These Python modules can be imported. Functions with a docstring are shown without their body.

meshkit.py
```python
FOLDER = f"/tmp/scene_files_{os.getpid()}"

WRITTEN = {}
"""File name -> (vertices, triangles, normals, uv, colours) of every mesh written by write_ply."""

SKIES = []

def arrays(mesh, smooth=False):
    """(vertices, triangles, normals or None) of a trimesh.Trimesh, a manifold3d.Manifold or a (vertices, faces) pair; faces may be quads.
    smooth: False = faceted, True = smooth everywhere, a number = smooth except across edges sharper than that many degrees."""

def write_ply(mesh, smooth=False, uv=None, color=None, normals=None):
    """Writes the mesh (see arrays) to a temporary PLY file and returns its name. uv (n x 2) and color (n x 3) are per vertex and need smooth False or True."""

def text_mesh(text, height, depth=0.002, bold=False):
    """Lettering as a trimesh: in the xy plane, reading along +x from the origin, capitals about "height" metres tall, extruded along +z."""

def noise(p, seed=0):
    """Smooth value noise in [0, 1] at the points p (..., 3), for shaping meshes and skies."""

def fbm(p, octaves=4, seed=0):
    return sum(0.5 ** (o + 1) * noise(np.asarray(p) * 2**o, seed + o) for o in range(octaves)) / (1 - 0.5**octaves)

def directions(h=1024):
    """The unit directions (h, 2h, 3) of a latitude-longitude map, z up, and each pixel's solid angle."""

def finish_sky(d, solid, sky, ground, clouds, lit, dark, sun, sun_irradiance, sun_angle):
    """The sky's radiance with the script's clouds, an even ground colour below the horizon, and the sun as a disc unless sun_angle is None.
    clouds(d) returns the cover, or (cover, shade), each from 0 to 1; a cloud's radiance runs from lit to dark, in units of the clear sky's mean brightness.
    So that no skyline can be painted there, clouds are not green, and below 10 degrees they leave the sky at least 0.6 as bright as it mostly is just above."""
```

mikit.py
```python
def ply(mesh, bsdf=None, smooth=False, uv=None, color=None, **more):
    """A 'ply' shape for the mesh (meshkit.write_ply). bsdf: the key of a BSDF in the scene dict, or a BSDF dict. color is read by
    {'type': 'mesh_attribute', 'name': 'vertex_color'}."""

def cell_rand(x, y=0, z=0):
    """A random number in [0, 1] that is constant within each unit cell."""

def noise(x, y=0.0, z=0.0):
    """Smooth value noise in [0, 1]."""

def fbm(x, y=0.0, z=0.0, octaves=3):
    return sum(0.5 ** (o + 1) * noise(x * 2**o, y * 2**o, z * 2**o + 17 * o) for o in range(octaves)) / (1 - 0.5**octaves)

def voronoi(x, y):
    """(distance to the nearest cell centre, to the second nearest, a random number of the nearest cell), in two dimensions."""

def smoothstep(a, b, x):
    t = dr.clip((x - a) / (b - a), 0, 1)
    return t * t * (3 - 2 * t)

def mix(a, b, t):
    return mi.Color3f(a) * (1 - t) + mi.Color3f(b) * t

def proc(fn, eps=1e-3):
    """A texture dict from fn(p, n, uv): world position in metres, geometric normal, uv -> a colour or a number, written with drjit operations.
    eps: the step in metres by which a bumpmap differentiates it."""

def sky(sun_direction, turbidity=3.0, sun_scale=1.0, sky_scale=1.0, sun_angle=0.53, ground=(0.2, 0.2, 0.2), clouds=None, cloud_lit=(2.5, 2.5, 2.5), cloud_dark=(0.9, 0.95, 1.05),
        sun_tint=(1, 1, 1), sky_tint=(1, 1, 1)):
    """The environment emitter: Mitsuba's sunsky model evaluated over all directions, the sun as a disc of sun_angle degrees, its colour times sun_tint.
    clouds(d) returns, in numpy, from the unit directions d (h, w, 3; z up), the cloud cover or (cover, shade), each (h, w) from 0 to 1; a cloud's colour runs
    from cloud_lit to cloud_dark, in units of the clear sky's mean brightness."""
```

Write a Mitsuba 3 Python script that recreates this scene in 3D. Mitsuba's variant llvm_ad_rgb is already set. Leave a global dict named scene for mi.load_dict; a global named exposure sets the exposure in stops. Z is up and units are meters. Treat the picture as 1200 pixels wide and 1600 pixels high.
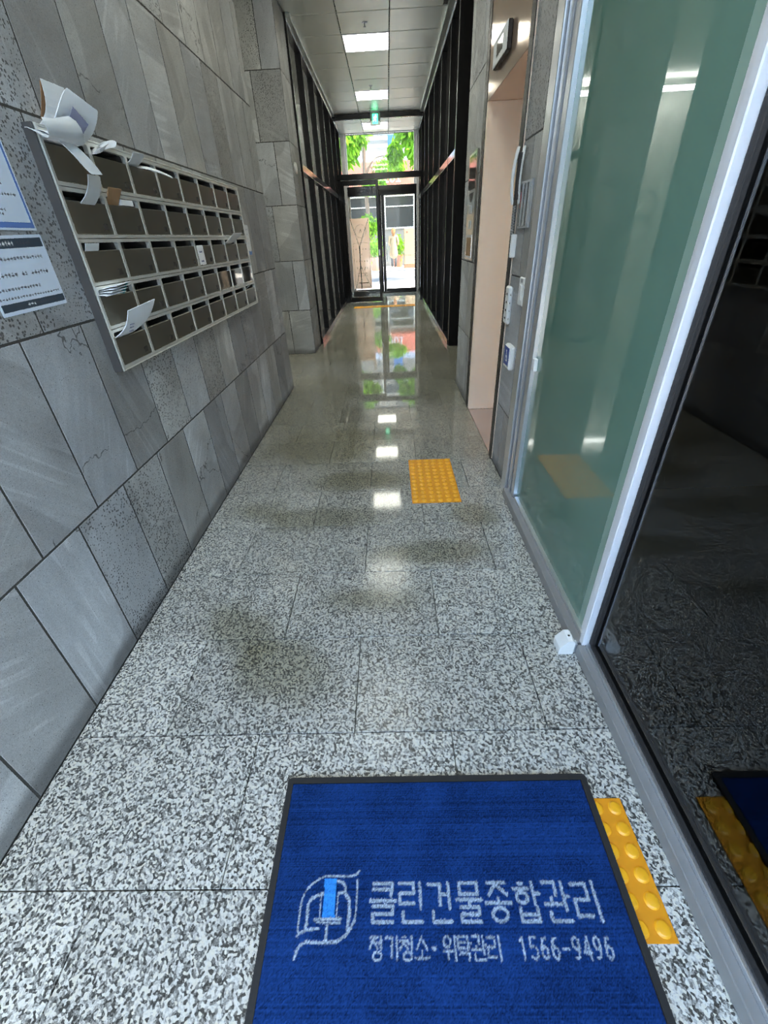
import math, random
import numpy as np, trimesh, shapely
import shapely.geometry as sg
import drjit as dr
import mitsuba as mi
import mikit, meshkit
from mikit import noise, fbm, voronoi, cell_rand, smoothstep, mix, proc

T = mi.ScalarTransform4f
scene, labels = {}, {}
rng = np.random.default_rng(7)
random.seed(7)

# ------------------------------------------------------------------ camera, sky, exposure
RIGHT = np.array([0.99905872, -0.03266677, -0.02854025])      # world axes in camera axes (x right, y down, z forward)
F_PX = 668.34
VY = np.array([605.0 - 600, 369.0 - 800, F_PX]); VY /= np.linalg.norm(VY)
VD = np.array([653.0 - 600, 1837.0 - 800, F_PX]); VD -= VY * (VY @ VD); VD /= np.linalg.norm(VD)
AX = np.cross(VY, -VD)
ROT = np.stack([AX, VY, -VD])                                  # rows: world x, y, z in camera axes
CAM = np.array([0.0, 0.0, 1.38])
fwd, down = ROT[:, 2], ROT[:, 1]
scene['camera'] = {'type': 'perspective', 'fov_axis': 'x', 'fov': float(2 * math.degrees(math.atan(600 / F_PX))), 'near_clip': 0.02, 'far_clip': 200.0,
                   'to_world': T().look_at(origin=CAM.tolist(), target=(CAM + fwd).tolist(), up=(-down).tolist())}
SUN = (0.45, -0.10, 0.88)
scene['sky'] = mikit.sky(SUN, turbidity=4.0, sun_scale=6.0, sky_scale=26.0, ground=(0.3, 0.3, 0.3), sky_tint=(1.0, 0.91, 0.745))
exposure = 1.05
LAMP = (5.6, 5.6, 4.8)                                      # radiance of the ceiling light panels

# ------------------------------------------------------------------ helpers
counts = {}


def num(base):
    counts[base] = counts.get(base, -1) + 1
    return base if counts[base] == 0 else f'{base}_{counts[base]:03d}'


def join(meshes):
    vs, fs, o = [], [], 0
    for m in meshes:
        v, f = (np.asarray(m.vertices), np.asarray(m.faces)) if hasattr(m, 'vertices') else m
        vs.append(v); fs.append(np.asarray(f) + o); o += len(v)
    return np.vstack(vs), np.vstack(fs)


def add(base, mesh, bsdf, parent=None, label=None, cat=None, group=None, kind=None, smooth=False, uv=None, color=None, **more):
    """One entry of the scene: a thing, or a part when parent is given."""
    key = num(f'{parent}__{base}' if parent else base)
    if isinstance(mesh, list):
        mesh = join(mesh)
    scene[key] = mikit.ply(mesh, 'm_' + bsdf, smooth=smooth, uv=uv, color=color, **more)
    tag(key, label, cat, group, kind)
    return key


def tag(key, label=None, cat=None, group=None, kind=None):
    d = {k: v for k, v in (('label', label), ('category', cat), ('group', group), ('kind', kind)) if v}
    if d:
        labels[key] = {**labels.get(key, {}), **d}


def thing(base, label=None, cat=None, group=None, kind=None):
    key = num(base)
    tag(key, label, cat, group, kind)
    return key


BOXF = np.array([[0, 2, 1], [1, 2, 3], [4, 5, 6], [5, 7, 6], [0, 1, 4], [1, 5, 4], [2, 6, 3], [3, 6, 7], [0, 4, 2], [2, 4, 6], [1, 3, 5], [3, 7, 5]])


def box(lo, hi, bev=0.0):
    lo, hi = np.minimum(lo, hi).astype(float), np.maximum(lo, hi).astype(float)
    if bev <= 0:
        v = np.array([[(lo, hi)[i][0], (lo, hi)[j][1], (lo, hi)[k][2]] for k in (0, 1) for j in (0, 1) for i in (0, 1)])
        return v, BOXF
    bev = min(bev, 0.45 * float((hi - lo).min()))
    c, h = (lo + hi) / 2, (hi - lo) / 2
    pts = []
    for s in np.ndindex(2, 2, 2):
        s = np.array(s) * 2 - 1
        for a in range(3):
            q = h - bev
            q[a] = h[a]
            pts.append(c + s * q)
    m = trimesh.convex.convex_hull(np.array(pts))
    return np.array(m.vertices), np.array(m.faces)


def slab(rect, axis, front, back, bev=0.0025, seed=0):
    """A slab with a chamfered front. rect = (a0, a1, b0, b1): axis 'x': a=y b=z; axis 'y': a=x b=z; axis 'z': a=x b=y.
    Returns vertices, faces, uv (u = 10*seed + metres)."""
    a0, a1, b0, b1 = rect
    s = math.copysign(1, front - back)
    rings = [(0, back), (0, front - s * bev), (bev, front)]
    pts, uv = [], []
    for e, d in rings:
        for a, b in ((a0 + e, b0 + e), (a1 - e, b0 + e), (a1 - e, b1 - e), (a0 + e, b1 - e)):
            pts.append({'x': (d, a, b), 'y': (a, d, b), 'z': (a, b, d)}[axis])
            uv.append((10.0 * seed + (a - a0) + 1, b - b0 + 1))
    f = []
    for r in (0, 1):
        for i in range(4):
            j = (i + 1) % 4
            p, q, u, w = r * 4 + i, r * 4 + j, r * 4 + 4 + j, r * 4 + 4 + i
            f += [[p, q, u], [p, u, w]]
    f += [[8, 9, 10], [8, 10, 11], [0, 2, 1], [0, 3, 2]]
    pts, f = np.array(pts, float), np.array(f)
    n = np.cross(pts[9] - pts[8], pts[10] - pts[8])
    if n[{'x': 0, 'y': 1, 'z': 2}[axis]] * s < 0:
        f = f[:, ::-1]
    return pts, f, np.array(uv)


def pane_quad(lo, hi):
    """One sheet for thin glass: the middle plane of the box lo-hi."""
    lo, hi = np.minimum(lo, hi).astype(float), np.maximum(lo, hi).astype(float)
    a = int(np.argmin(hi - lo))
    m = (lo[a] + hi[a]) / 2
    u, w = [i for i in range(3) if i != a]
    v = np.zeros((4, 3)); v[:, a] = m
    v[:, u] = [lo[u], hi[u], hi[u], lo[u]]; v[:, w] = [lo[w], lo[w], hi[w], hi[w]]
    return v, np.array([[0, 1, 2], [0, 2, 3]])


def tube(points, r, sides=10, caps=True):
    p = np.asarray(points, float)
    t = np.gradient(p, axis=0)
    t /= np.linalg.norm(t, axis=1, keepdims=True) + 1e-12
    ref = np.array([0, 0, 1.0]) if abs(t[:, 2]).mean() < 0.8 else np.array([1.0, 0, 0])
    a = np.cross(t, ref); a /= np.linalg.norm(a, axis=1, keepdims=True) + 1e-12
    b = np.cross(t, a)
    ang = np.arange(sides) * 2 * np.pi / sides
    rr = np.broadcast_to(r, (len(p),))[:, None, None]
    v = (p[:, None] + rr * (np.cos(ang)[None, :, None] * a[:, None] + np.sin(ang)[None, :, None] * b[:, None])).reshape(-1, 3)
    f = []
    for i in range(len(p) - 1):
        for j in range(sides):
            k = (j + 1) % sides
            q = [i * sides + j, i * sides + k, (i + 1) * sides + k, (i + 1) * sides + j]
            f += [[q[0], q[2], q[1]], [q[0], q[3], q[2]]]
    if caps:
        for base, fl in ((0, 1), ((len(p) - 1) * sides, -1)):
            for j in range(1, sides - 1):
                f.append([base, base + j, base + j + 1][::fl])
    return v, np.array(f)


def lathe(profile, centre, n=24):
    """profile: (radius, z) from bottom to top."""
    pr = np.array(profile, float)
    ang = np.arange(n) * 2 * np.pi / n
    v = np.stack([pr[:, None, 0] * np.cos(ang), pr[:, None, 0] * np.sin(ang), np.repeat(pr[:, 1:], n, 1)], -1).reshape(-1, 3) + np.asarray(centre)
    f = []
    for i in range(len(pr) - 1):
        for j in range(n):
            k = (j + 1) % n
            f += [[i * n + j, i * n + k, (i + 1) * n + k], [i * n + j, (i + 1) * n + k, (i + 1) * n + j]]
    return v, np.array(f)


def sheet(grid, t=0.0008):
    """A curved sheet of paper from a grid (n, m, 3) of points, with real thickness."""
    g = np.asarray(grid, float)
    du, dv = np.gradient(g, axis=0), np.gradient(g, axis=1)
    n = np.cross(du, dv); n /= np.linalg.norm(n, axis=2, keepdims=True) + 1e-12
    a, b = g + n * t / 2, g - n * t / 2
    h, w = g.shape[:2]
    idx = np.arange(h * w).reshape(h, w)
    q = lambda p0, p1, p2, p3: [[p0, p1, p2], [p0, p2, p3]]
    f = []
    for i in range(h - 1):
        for j in range(w - 1):
            f += q(idx[i, j], idx[i + 1, j], idx[i + 1, j + 1], idx[i, j + 1])
            f += [[x + h * w for x in tri[::-1]] for tri in q(idx[i, j], idx[i + 1, j], idx[i + 1, j + 1], idx[i, j + 1])]
    edge = list(idx[0, :]) + list(idx[1:, -1]) + list(idx[-1, -2::-1]) + list(idx[-2:0:-1, 0])
    for i in range(len(edge)):
        u, w_ = edge[i], edge[(i + 1) % len(edge)]
        f += [[u, w_, w_ + h * w], [u, w_ + h * w, u + h * w]]
    return np.vstack([a.reshape(-1, 3), b.reshape(-1, 3)]), np.array(f)


def ruled(curve_a, curve_b, n=6, t=0.0008):
    """Sheet between two polylines of equal length."""
    a, b = np.array(curve_a, float), np.array(curve_b, float)
    s = np.linspace(0, 1, n)[None, :, None]
    return sheet(a[:, None] * (1 - s) + b[:, None] * s, t)


def smooth_curve(pts, n=14):
    p = np.array(pts, float)
    from scipy.interpolate import CubicSpline
    s = np.r_[0, np.cumsum(np.linalg.norm(np.diff(p, axis=0), axis=1))]
    return CubicSpline(s, p)(np.linspace(0, s[-1], n))


def polyprism(poly, z0, z1):
    parts = [trimesh.creation.extrude_polygon(g, z1 - z0, engine='earcut') for g in (poly.geoms if hasattr(poly, 'geoms') else [poly]) if g.area > 1e-12]
    v, f = join(parts)
    return v + [0, 0, z0], f


def mapped(mesh, origin, ex, ey, ez):
    """Local x, y, z axes of a mesh onto world vectors."""
    v, f = (np.asarray(mesh.vertices), np.asarray(mesh.faces)) if hasattr(mesh, 'vertices') else mesh
    m = np.stack([ex, ey, ez]).astype(float)
    f = np.asarray(f)
    return np.asarray(origin, float) + v @ m, (f if np.linalg.det(m) > 0 else f[:, ::-1])


def subdivide(mesh, edge):
    v, f = trimesh.remesh.subdivide_to_size(mesh[0], mesh[1], edge)
    return v, f


# ------------------------------------------------------------------ materials
def mat(name, **k):
    scene['m_' + name] = {'type': 'twosided', 'bsdf': {'type': 'principled', **{a: ({'type': 'rgb', 'value': list(b)} if isinstance(b, (tuple, list)) else b) for a, b in k.items()}}}
    return name


def stone_fn(p, n, uv):
    k = dr.floor(uv.x / 10.0)
    r1, r2, r3, r4 = (cell_rand(k, i) for i in (1, 2, 3, 4))
    a, b = p.x + p.y, p.z
    tone = 0.265 + 0.12 * r1
    tone *= 0.74 + 0.52 * fbm(a * 5 + k * 3.1, b * 5, 1.0)
    # cut marks: two-tone areas and long scrapes
    ang = r3 * 3.0
    u2, v2 = a * dr.cos(ang) + b * dr.sin(ang), b * dr.cos(ang) - a * dr.sin(ang)
    tone *= 1.0 + 0.24 * (smoothstep(0.50, 0.53, noise(u2 * 2.2 + k * 5.7, v2 * 3.5, 4.0)) - 0.5)
    tone *= 0.90 + 0.20 * fbm(u2 * 4 + k, v2 * 45, 9.0)
    tone *= 1.0 + 0.20 * smoothstep(0.70, 0.78, noise(u2 * 3 + k * 2, v2 * 70, 2.0)) * smoothstep(0.5, 0.7, noise(a * 5, b * 5, k + 3.0))
    tone *= 0.84 + 0.32 * noise(a * 420, b * 420, p.x * 10)
    # pits
    f1, f2, w = voronoi(a * 88 + k * 1.7, b * 88)
    heavy = smoothstep(0.62, 0.66, r2)
    patch = smoothstep(0.35, 0.6, fbm(a * 6 + k, b * 6, 3.0))
    lim = (0.06 + heavy * 0.30 * (0.4 + 0.6 * patch)) * smoothstep(0.55 - 0.3 * heavy, 0.8, w)
    tone *= 1.0 - 0.75 * smoothstep(lim + 0.05, lim, f1) * smoothstep(0.02, 0.05, lim)
    # cracks
    cr = dr.abs(noise(a * 2.1 + k * 2.3, b * 3.4, 7.0) + 0.07 * (noise(a * 26, b * 26, k) - 0.5) + 0.03 * (noise(a * 80, b * 80, k) - 0.5) - 0.5)
    tone *= 1.0 - 0.65 * smoothstep(0.0065, 0.002, cr) * smoothstep(0.66, 0.70, r4) * smoothstep(0.25, 0.4, noise(a * 9, b * 9, k))
    # darker towards the foot of the wall, with an uneven edge
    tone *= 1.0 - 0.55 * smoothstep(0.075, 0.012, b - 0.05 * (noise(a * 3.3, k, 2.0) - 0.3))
    tint = mix((0.96, 1.0, 1.05), (1.0, 1.0, 0.96), cell_rand(k, 6))
    return tint * tone


def stone_rough(p, n, uv):
    return 0.42 + 0.25 * noise((p.x + p.y) * 40, p.z * 40)


def granite_stain_and_far_tone(p):
    w = 0.5 * (fbm(p.x * 3.5, p.y * 3.5, 2.0, octaves=5) - 0.5)
    def blob(x, y, rx, ry):
        return smoothstep(1.25, 0.3, dr.sqrt(dr.square((p.x - x) / rx) + dr.square((p.y - y) / ry)) + 3.0 * w)
    s = blob(-0.72, 1.28, 0.22, 0.16) + blob(-0.45, 1.05, 0.2, 0.16) + blob(-0.12, 1.42, 0.34, 0.10) + blob(-0.5, 2.1, 0.45, 0.12) + blob(-0.85, 2.2, 0.2, 0.15) \
        + blob(0.25, 1.75, 0.35, 0.09) + blob(-0.2, 2.55, 0.4, 0.13) + blob(-0.6, 3.1, 0.5, 0.4) + blob(0.45, 2.1, 0.12, 0.12)
    far = smoothstep(1.9, 3.4, p.y + 0.8 * w) * (0.55 + 0.45 * smoothstep(0.3, 0.62, fbm(p.x * 1.3, p.y * 1.3, 5.0)))  # far floor tone: darker and more olive further down the corridor
    return dr.clip(0.75 * s + 0.80 * far, 0, 1)


def granite_fn(p, n, uv):
    k = dr.floor(uv.x / 10.0)
    f1, f2, w = voronoi(p.x * 180 + 0.7 * noise(p.x * 120, p.y * 120), p.y * 180 + 0.7 * noise(p.x * 120, p.y * 120, 5.0))
    g1, g2, w2 = voronoi(p.x * 420 + 40, p.y * 420)
    w = dr.clip(w + 0.25 * (w2 - 0.5), 0, 1)
    v = 0.16 + 0.46 * smoothstep(0.22, 0.80, w) + 0.08 * (w2 - 0.5)
    v = dr.select(w < 0.20, 0.025 + 0.05 * w2, v)
    v *= 0.86 + 0.26 * cell_rand(k, 3)
    base = mi.Color3f(v, v * 1.0, v * 0.985)
    warm = mi.Color3f(v * 0.98, v * 0.93, v * 0.80)
    base = mix(base, warm, dr.select(w > 0.85, 0.8, 0.25))
    s = granite_stain_and_far_tone(p)
    return base * mix((1, 1, 0.98), (0.48, 0.465, 0.36), s)


def granite_rough(p, n, uv):
    return 0.035 + 0.22 * smoothstep(2.4, 0.7, p.y) + 0.03 * smoothstep(4.0, 2.5, p.y)


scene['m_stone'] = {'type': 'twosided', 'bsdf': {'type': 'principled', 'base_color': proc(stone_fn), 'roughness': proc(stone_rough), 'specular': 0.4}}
scene['m_granite'] = {'type': 'twosided', 'bsdf': {'type': 'principled', 'base_color': proc(granite_fn), 'roughness': proc(granite_rough), 'specular': 0.55}}
mat('mortar', base_color=(0.04, 0.04, 0.038), roughness=0.9)
mat('floor_joint', base_color=(0.10, 0.10, 0.09), roughness=0.8)
mat('plaster', base_color=(0.62, 0.62, 0.58), roughness=0.8)
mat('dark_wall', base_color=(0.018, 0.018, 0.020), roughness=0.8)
mat('ceiling_metal', base_color=(0.90, 0.90, 0.80), roughness=0.38, metallic=0.5, specular=0.5)
mat('fin_black', base_color=(0.006, 0.006, 0.0065), roughness=0.32, specular=0.22)
mat('mail_side', base_color=(0.11, 0.113, 0.116), roughness=0.3, metallic=0.6)
mat('ceiling_trim', base_color=(0.62, 0.64, 0.58), roughness=0.18, metallic=0.6)
mat('black_metal', base_color=(0.012, 0.012, 0.013), roughness=0.13, specular=0.5)
mat('silver', base_color=(0.74, 0.76, 0.80), roughness=0.3, metallic=0.9)
mat('white_metal', base_color=(0.78, 0.79, 0.83), roughness=0.35, metallic=0.2)
mat('mail_frame', base_color=(0.80, 0.80, 0.75), roughness=0.32, metallic=0.55)
mat('mail_inner_shaded', base_color=(0.06, 0.06, 0.058), roughness=0.5)  # recess shade put into the colour, so the slots look black
mat('mail_door', base_color=(0.215, 0.21, 0.175), roughness=0.27, metallic=0.8)
mat('mail_mirror', base_color=(0.80, 0.80, 0.77), roughness=0.03, metallic=1.0)
mat('number_plate', base_color=(0.035, 0.033, 0.03), roughness=0.4)
mat('rose_steel', base_color=(0.97, 0.80, 0.65), roughness=0.2, metallic=0.12)
mat('rose_header', base_color=(0.62, 0.46, 0.36), roughness=0.1, metallic=0.8)
mat('rose_sill', base_color=(0.55, 0.47, 0.46), roughness=0.28, metallic=0.6)
mat('dark_steel', base_color=(0.010, 0.009, 0.009), roughness=0.4, specular=0.2)
mat('steel', base_color=(0.55, 0.53, 0.47), roughness=0.16, metallic=1.0)
mat('kerb_stone', base_color=(0.20, 0.20, 0.20), roughness=0.4)
mat('white_plastic', base_color=(0.80, 0.80, 0.78), roughness=0.35)
mat('grey_plastic', base_color=(0.32, 0.33, 0.34), roughness=0.4)
mat('black_plastic', base_color=(0.012, 0.012, 0.012), roughness=0.4)
mat('blue_print', base_color=(0.03, 0.06, 0.26), roughness=0.4)
mat('red_print', base_color=(0.35, 0.015, 0.03), roughness=0.4)
mat('paper', base_color=(0.80, 0.82, 0.84), roughness=0.6)
mat('paper_grey', base_color=(0.62, 0.64, 0.65), roughness=0.6)
mat('paper_cool', base_color=(0.68, 0.76, 0.88), roughness=0.4)
mat('brown_card', base_color=(0.27, 0.17, 0.09), roughness=0.7)
mat('teal_print', base_color=(0.02, 0.17, 0.19), roughness=0.5)
mat('navy_print', base_color=(0.028, 0.050, 0.075), roughness=0.35)
mat('ink', base_color=(0.05, 0.055, 0.075), roughness=0.5)
mat('ink_pale', base_color=(0.22, 0.24, 0.36), roughness=0.5)
mat('blue_edge', base_color=(0.10, 0.20, 0.50), roughness=0.4)
mat('yellow_rubber', base_color=(0.92, 0.43, 0.014), roughness=0.3, clearcoat=0.5, clearcoat_gloss=0.8)
mat('yellow_base_shaded', base_color=(0.74, 0.285, 0.006), roughness=0.5)  # darkened ground stands in for shading and grime between the domes
mat('rubber', base_color=(0.012, 0.012, 0.013), roughness=0.7)
scene['m_carpet'] = {'type': 'twosided', 'bsdf': {'type': 'principled', 'base_color': {'type': 'mesh_attribute', 'name': 'vertex_color'}, 'roughness': 0.95, 'specular': 0.05}}
scene['m_green_film'] = {'type': 'twosided', 'bsdf': {'type': 'plastic', 'diffuse_reflectance': {'type': 'rgb', 'value': [0.115, 0.225, 0.185]}, 'int_ior': 1.5}}
scene['m_pale_film'] = {'type': 'twosided', 'bsdf': {'type': 'plastic', 'diffuse_reflectance': {'type': 'rgb', 'value': [0.25, 0.38, 0.33]}, 'int_ior': 1.5}}
scene['m_grey_pane'] = {'type': 'twosided', 'bsdf': {'type': 'plastic', 'diffuse_reflectance': {'type': 'rgb', 'value': [0.05, 0.05, 0.05]}, 'int_ior': 1.5}}
scene['m_dark_glass'] = {'type': 'thindielectric', 'int_ior': 1.55, 'specular_transmittance': {'type': 'rgb', 'value': [0.03, 0.03, 0.032]}, 'specular_reflectance': {'type': 'rgb', 'value': [0.6, 0.6, 0.6]}}
scene['m_clear_glass'] = {'type': 'thindielectric', 'int_ior': 1.5}
mat('asphalt', base_color=(0.10, 0.10, 0.10), roughness=0.9)


def paver_fn(p, n, uv):
    gx, gy = p.x / 0.3, p.y / 0.3
    j = smoothstep(0.03, 0.0, dr.minimum(dr.minimum(gx - dr.floor(gx), 1 - (gx - dr.floor(gx))), dr.minimum(gy - dr.floor(gy), 1 - (gy - dr.floor(gy)))))
    t = 0.42 + 0.08 * cell_rand(gx, gy, 1) + 0.06 * noise(p.x * 30, p.y * 30)
    return mi.Color3f(t, t * 0.96, t * 0.9) * (1 - 0.5 * j)


scene['m_paver'] = {'type': 'twosided', 'bsdf': {'type': 'principled', 'base_color': proc(paver_fn), 'roughness': 0.8}}
mat('salmon', base_color=(0.72, 0.20, 0.13), roughness=0.5)
mat('sign_white', base_color=(0.85, 0.85, 0.88), roughness=0.5)
mat('sign_blue', base_color=(0.05, 0.15, 0.42), roughness=0.5)
mat('sky_band', base_color=(0.55, 0.62, 0.72), roughness=0.5)
mat('shop_wall', base_color=(0.22, 0.20, 0.17), roughness=0.8)
mat('shop_frame', base_color=(0.45, 0.43, 0.36), roughness=0.5)
mat('shop_glass', base_color=(0.05, 0.05, 0.045), roughness=0.06)
mat('beige_metal', base_color=(0.42, 0.29, 0.16), roughness=0.5)
mat('brick_red', base_color=(0.30, 0.13, 0.07), roughness=0.8)
mat('skin', base_color=(0.55, 0.33, 0.22), roughness=0.5)
mat('dress', base_color=(0.33, 0.23, 0.13), roughness=0.8)
mat('hair', base_color=(0.30, 0.12, 0.03), roughness=0.6)
mat('dark_cloth', base_color=(0.05, 0.045, 0.04), roughness=0.8)
mat('bark', base_color=(0.16, 0.11, 0.07), roughness=0.9)
mat('terracotta', base_color=(0.45, 0.18, 0.10), roughness=0.7)
scene['m_leaf'] = {'type': 'principledthin', 'base_color': {'type': 'rgb', 'value': [0.20, 0.42, 0.03]}, 'diff_trans': 0.9, 'roughness': 0.5}
scene['m_banner_cloth'] = {'type': 'principledthin', 'base_color': {'type': 'rgb', 'value': [0.86, 0.58, 0.38]}, 'diff_trans': 1.5, 'roughness': 0.6}
mat('banner_ink', base_color=(0.42, 0.25, 0.14), roughness=0.6)
for nm, col in (('lamp', LAMP), ('exit_green', (0.10, 1.5, 0.62)), ('exit_white', (1.0, 2.4, 1.7)), ('hall_lamp', (14, 14.4, 14))):
    scene['m_' + nm + '_black'] = {'type': 'diffuse', 'reflectance': {'type': 'rgb', 'value': [0.5, 0.5, 0.5]}}
EMIT = {'lamp': LAMP, 'exit_green': (0.06, 1.3, 0.55), 'exit_white': (1.2, 2.6, 1.9), 'hall_lamp': (26, 27, 25.5)}


def emitter(nm):
    return {'type': 'area', 'radiance': {'type': 'rgb', 'value': list(EMIT[nm])}}


# ------------------------------------------------------------------ dimensions (metres; camera stands at x = y = 0)
XL, XR, ZC = -1.10, 0.70, 3.55
Y0, YL, YJ, YD, YO = -0.6, 4.79, 6.45, 12.0, 13.95
seed_n = [1]


def next_seed():
    seed_n[0] += 1
    return seed_n[0]


def hash01(k, i):
    """mikit.cell_rand(k, i) in plain Python."""
    x, y_, z = (v + 1000000 for v in (k, i, 0))
    h = (x * 374761393 + y_ * 668265263 + z * 2147483647) & 0xFFFFFFFF
    h = ((h ^ (h >> 13)) * 1274126177) & 0xFFFFFFFF
    return ((h ^ (h >> 16)) & 0xFFFFFF) / 16777215.0


used = set()


def stone_seed(pitted, cracked):
    k = next_seed()
    while k in used or (hash01(k, 2) > 0.64) != pitted or (hash01(k, 4) > 0.68) != cracked:
        k += 1
    used.add(k)
    return k


# stones of the left wall that are full of pits, and cracked ones: (course, middle of the stone along the wall)
PITTED = [(0, 1.35), (0, 1.65), (1, 2.07), (1, 2.38), (1, 2.68), (1, 3.57), (2, 1.2), (2, 1.35), (2, 1.6), (3, 1.7), (3, 3.8), (4, 3.0)]
CRACKED = [(0, 1.05), (0, 1.95), (0, 2.25), (1, 1.18), (1, 1.48), (1, 1.77), (0, 2.85)]


def stone_wall(parent, axis, front, back, a_lo, a_hi, offsets, zs, width=0.2995, holes=(), gap=0.008):
    for c in range(len(zs) - 1):
        z0, z1 = zs[c] + gap / 2, zs[c + 1] - gap / 2
        o = offsets[c % len(offsets)]
        edges = [a_lo] + [e for e in (o + width * i for i in range(-60, 60)) if a_lo + 0.03 < e < a_hi - 0.03] + [a_hi]
        for a0, a1 in zip(edges[:-1], edges[1:]):
            rects = [sg.box(a0 + gap / 2, z0, a1 - gap / 2, z1)]
            pieces = []
            for h in holes:
                x0, y0, x1, y1 = h
                if rects[0].intersects(sg.box(*h)):
                    rr = []
                    r = rects[0].bounds
                    if r[0] < x0: rr.append((r[0], r[1], min(x0, r[2]), r[3]))
                    if r[2] > x1: rr.append((max(x1, r[0]), r[1], r[2], r[3]))
                    m0, m1 = max(r[0], x0), min(r[2], x1)
                    if m1 > m0:
                        if r[1] < y0: rr.append((m0, r[1], m1, min(y0, r[3])))
                        if r[3] > y1: rr.append((m0, max(y1, r[1]), m1, r[3]))
                    rects = [sg.box(*q) for q in rr if q[2] - q[0] > 0.004 and q[3] - q[1] > 0.004]
            if not rects:
                continue
            near = lambda lst: parent == 'wall_left' and any(q[0] == c and a0 < q[1] < a1 for q in lst)
            k = stone_seed(near(PITTED) or (parent != 'wall_left' and rng.random() < 0.2), near(CRACKED) or rng.random() < 0.15)
            proud = rng.uniform(0, 0.0007) * math.copysign(1, front - back)
            ms = []
            for r in rects:
                b = r.bounds
                ms.append(slab((b[0], b[2], b[1], b[3]), axis, front - proud, back, 0.0008, k))
            v, f = join([(m[0], m[1]) for m in ms])
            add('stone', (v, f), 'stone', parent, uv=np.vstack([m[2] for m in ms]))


ZS = [0.0, 0.582, 1.165, 1.748, 2.33, 2.912, 3.494, ZC]
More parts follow.
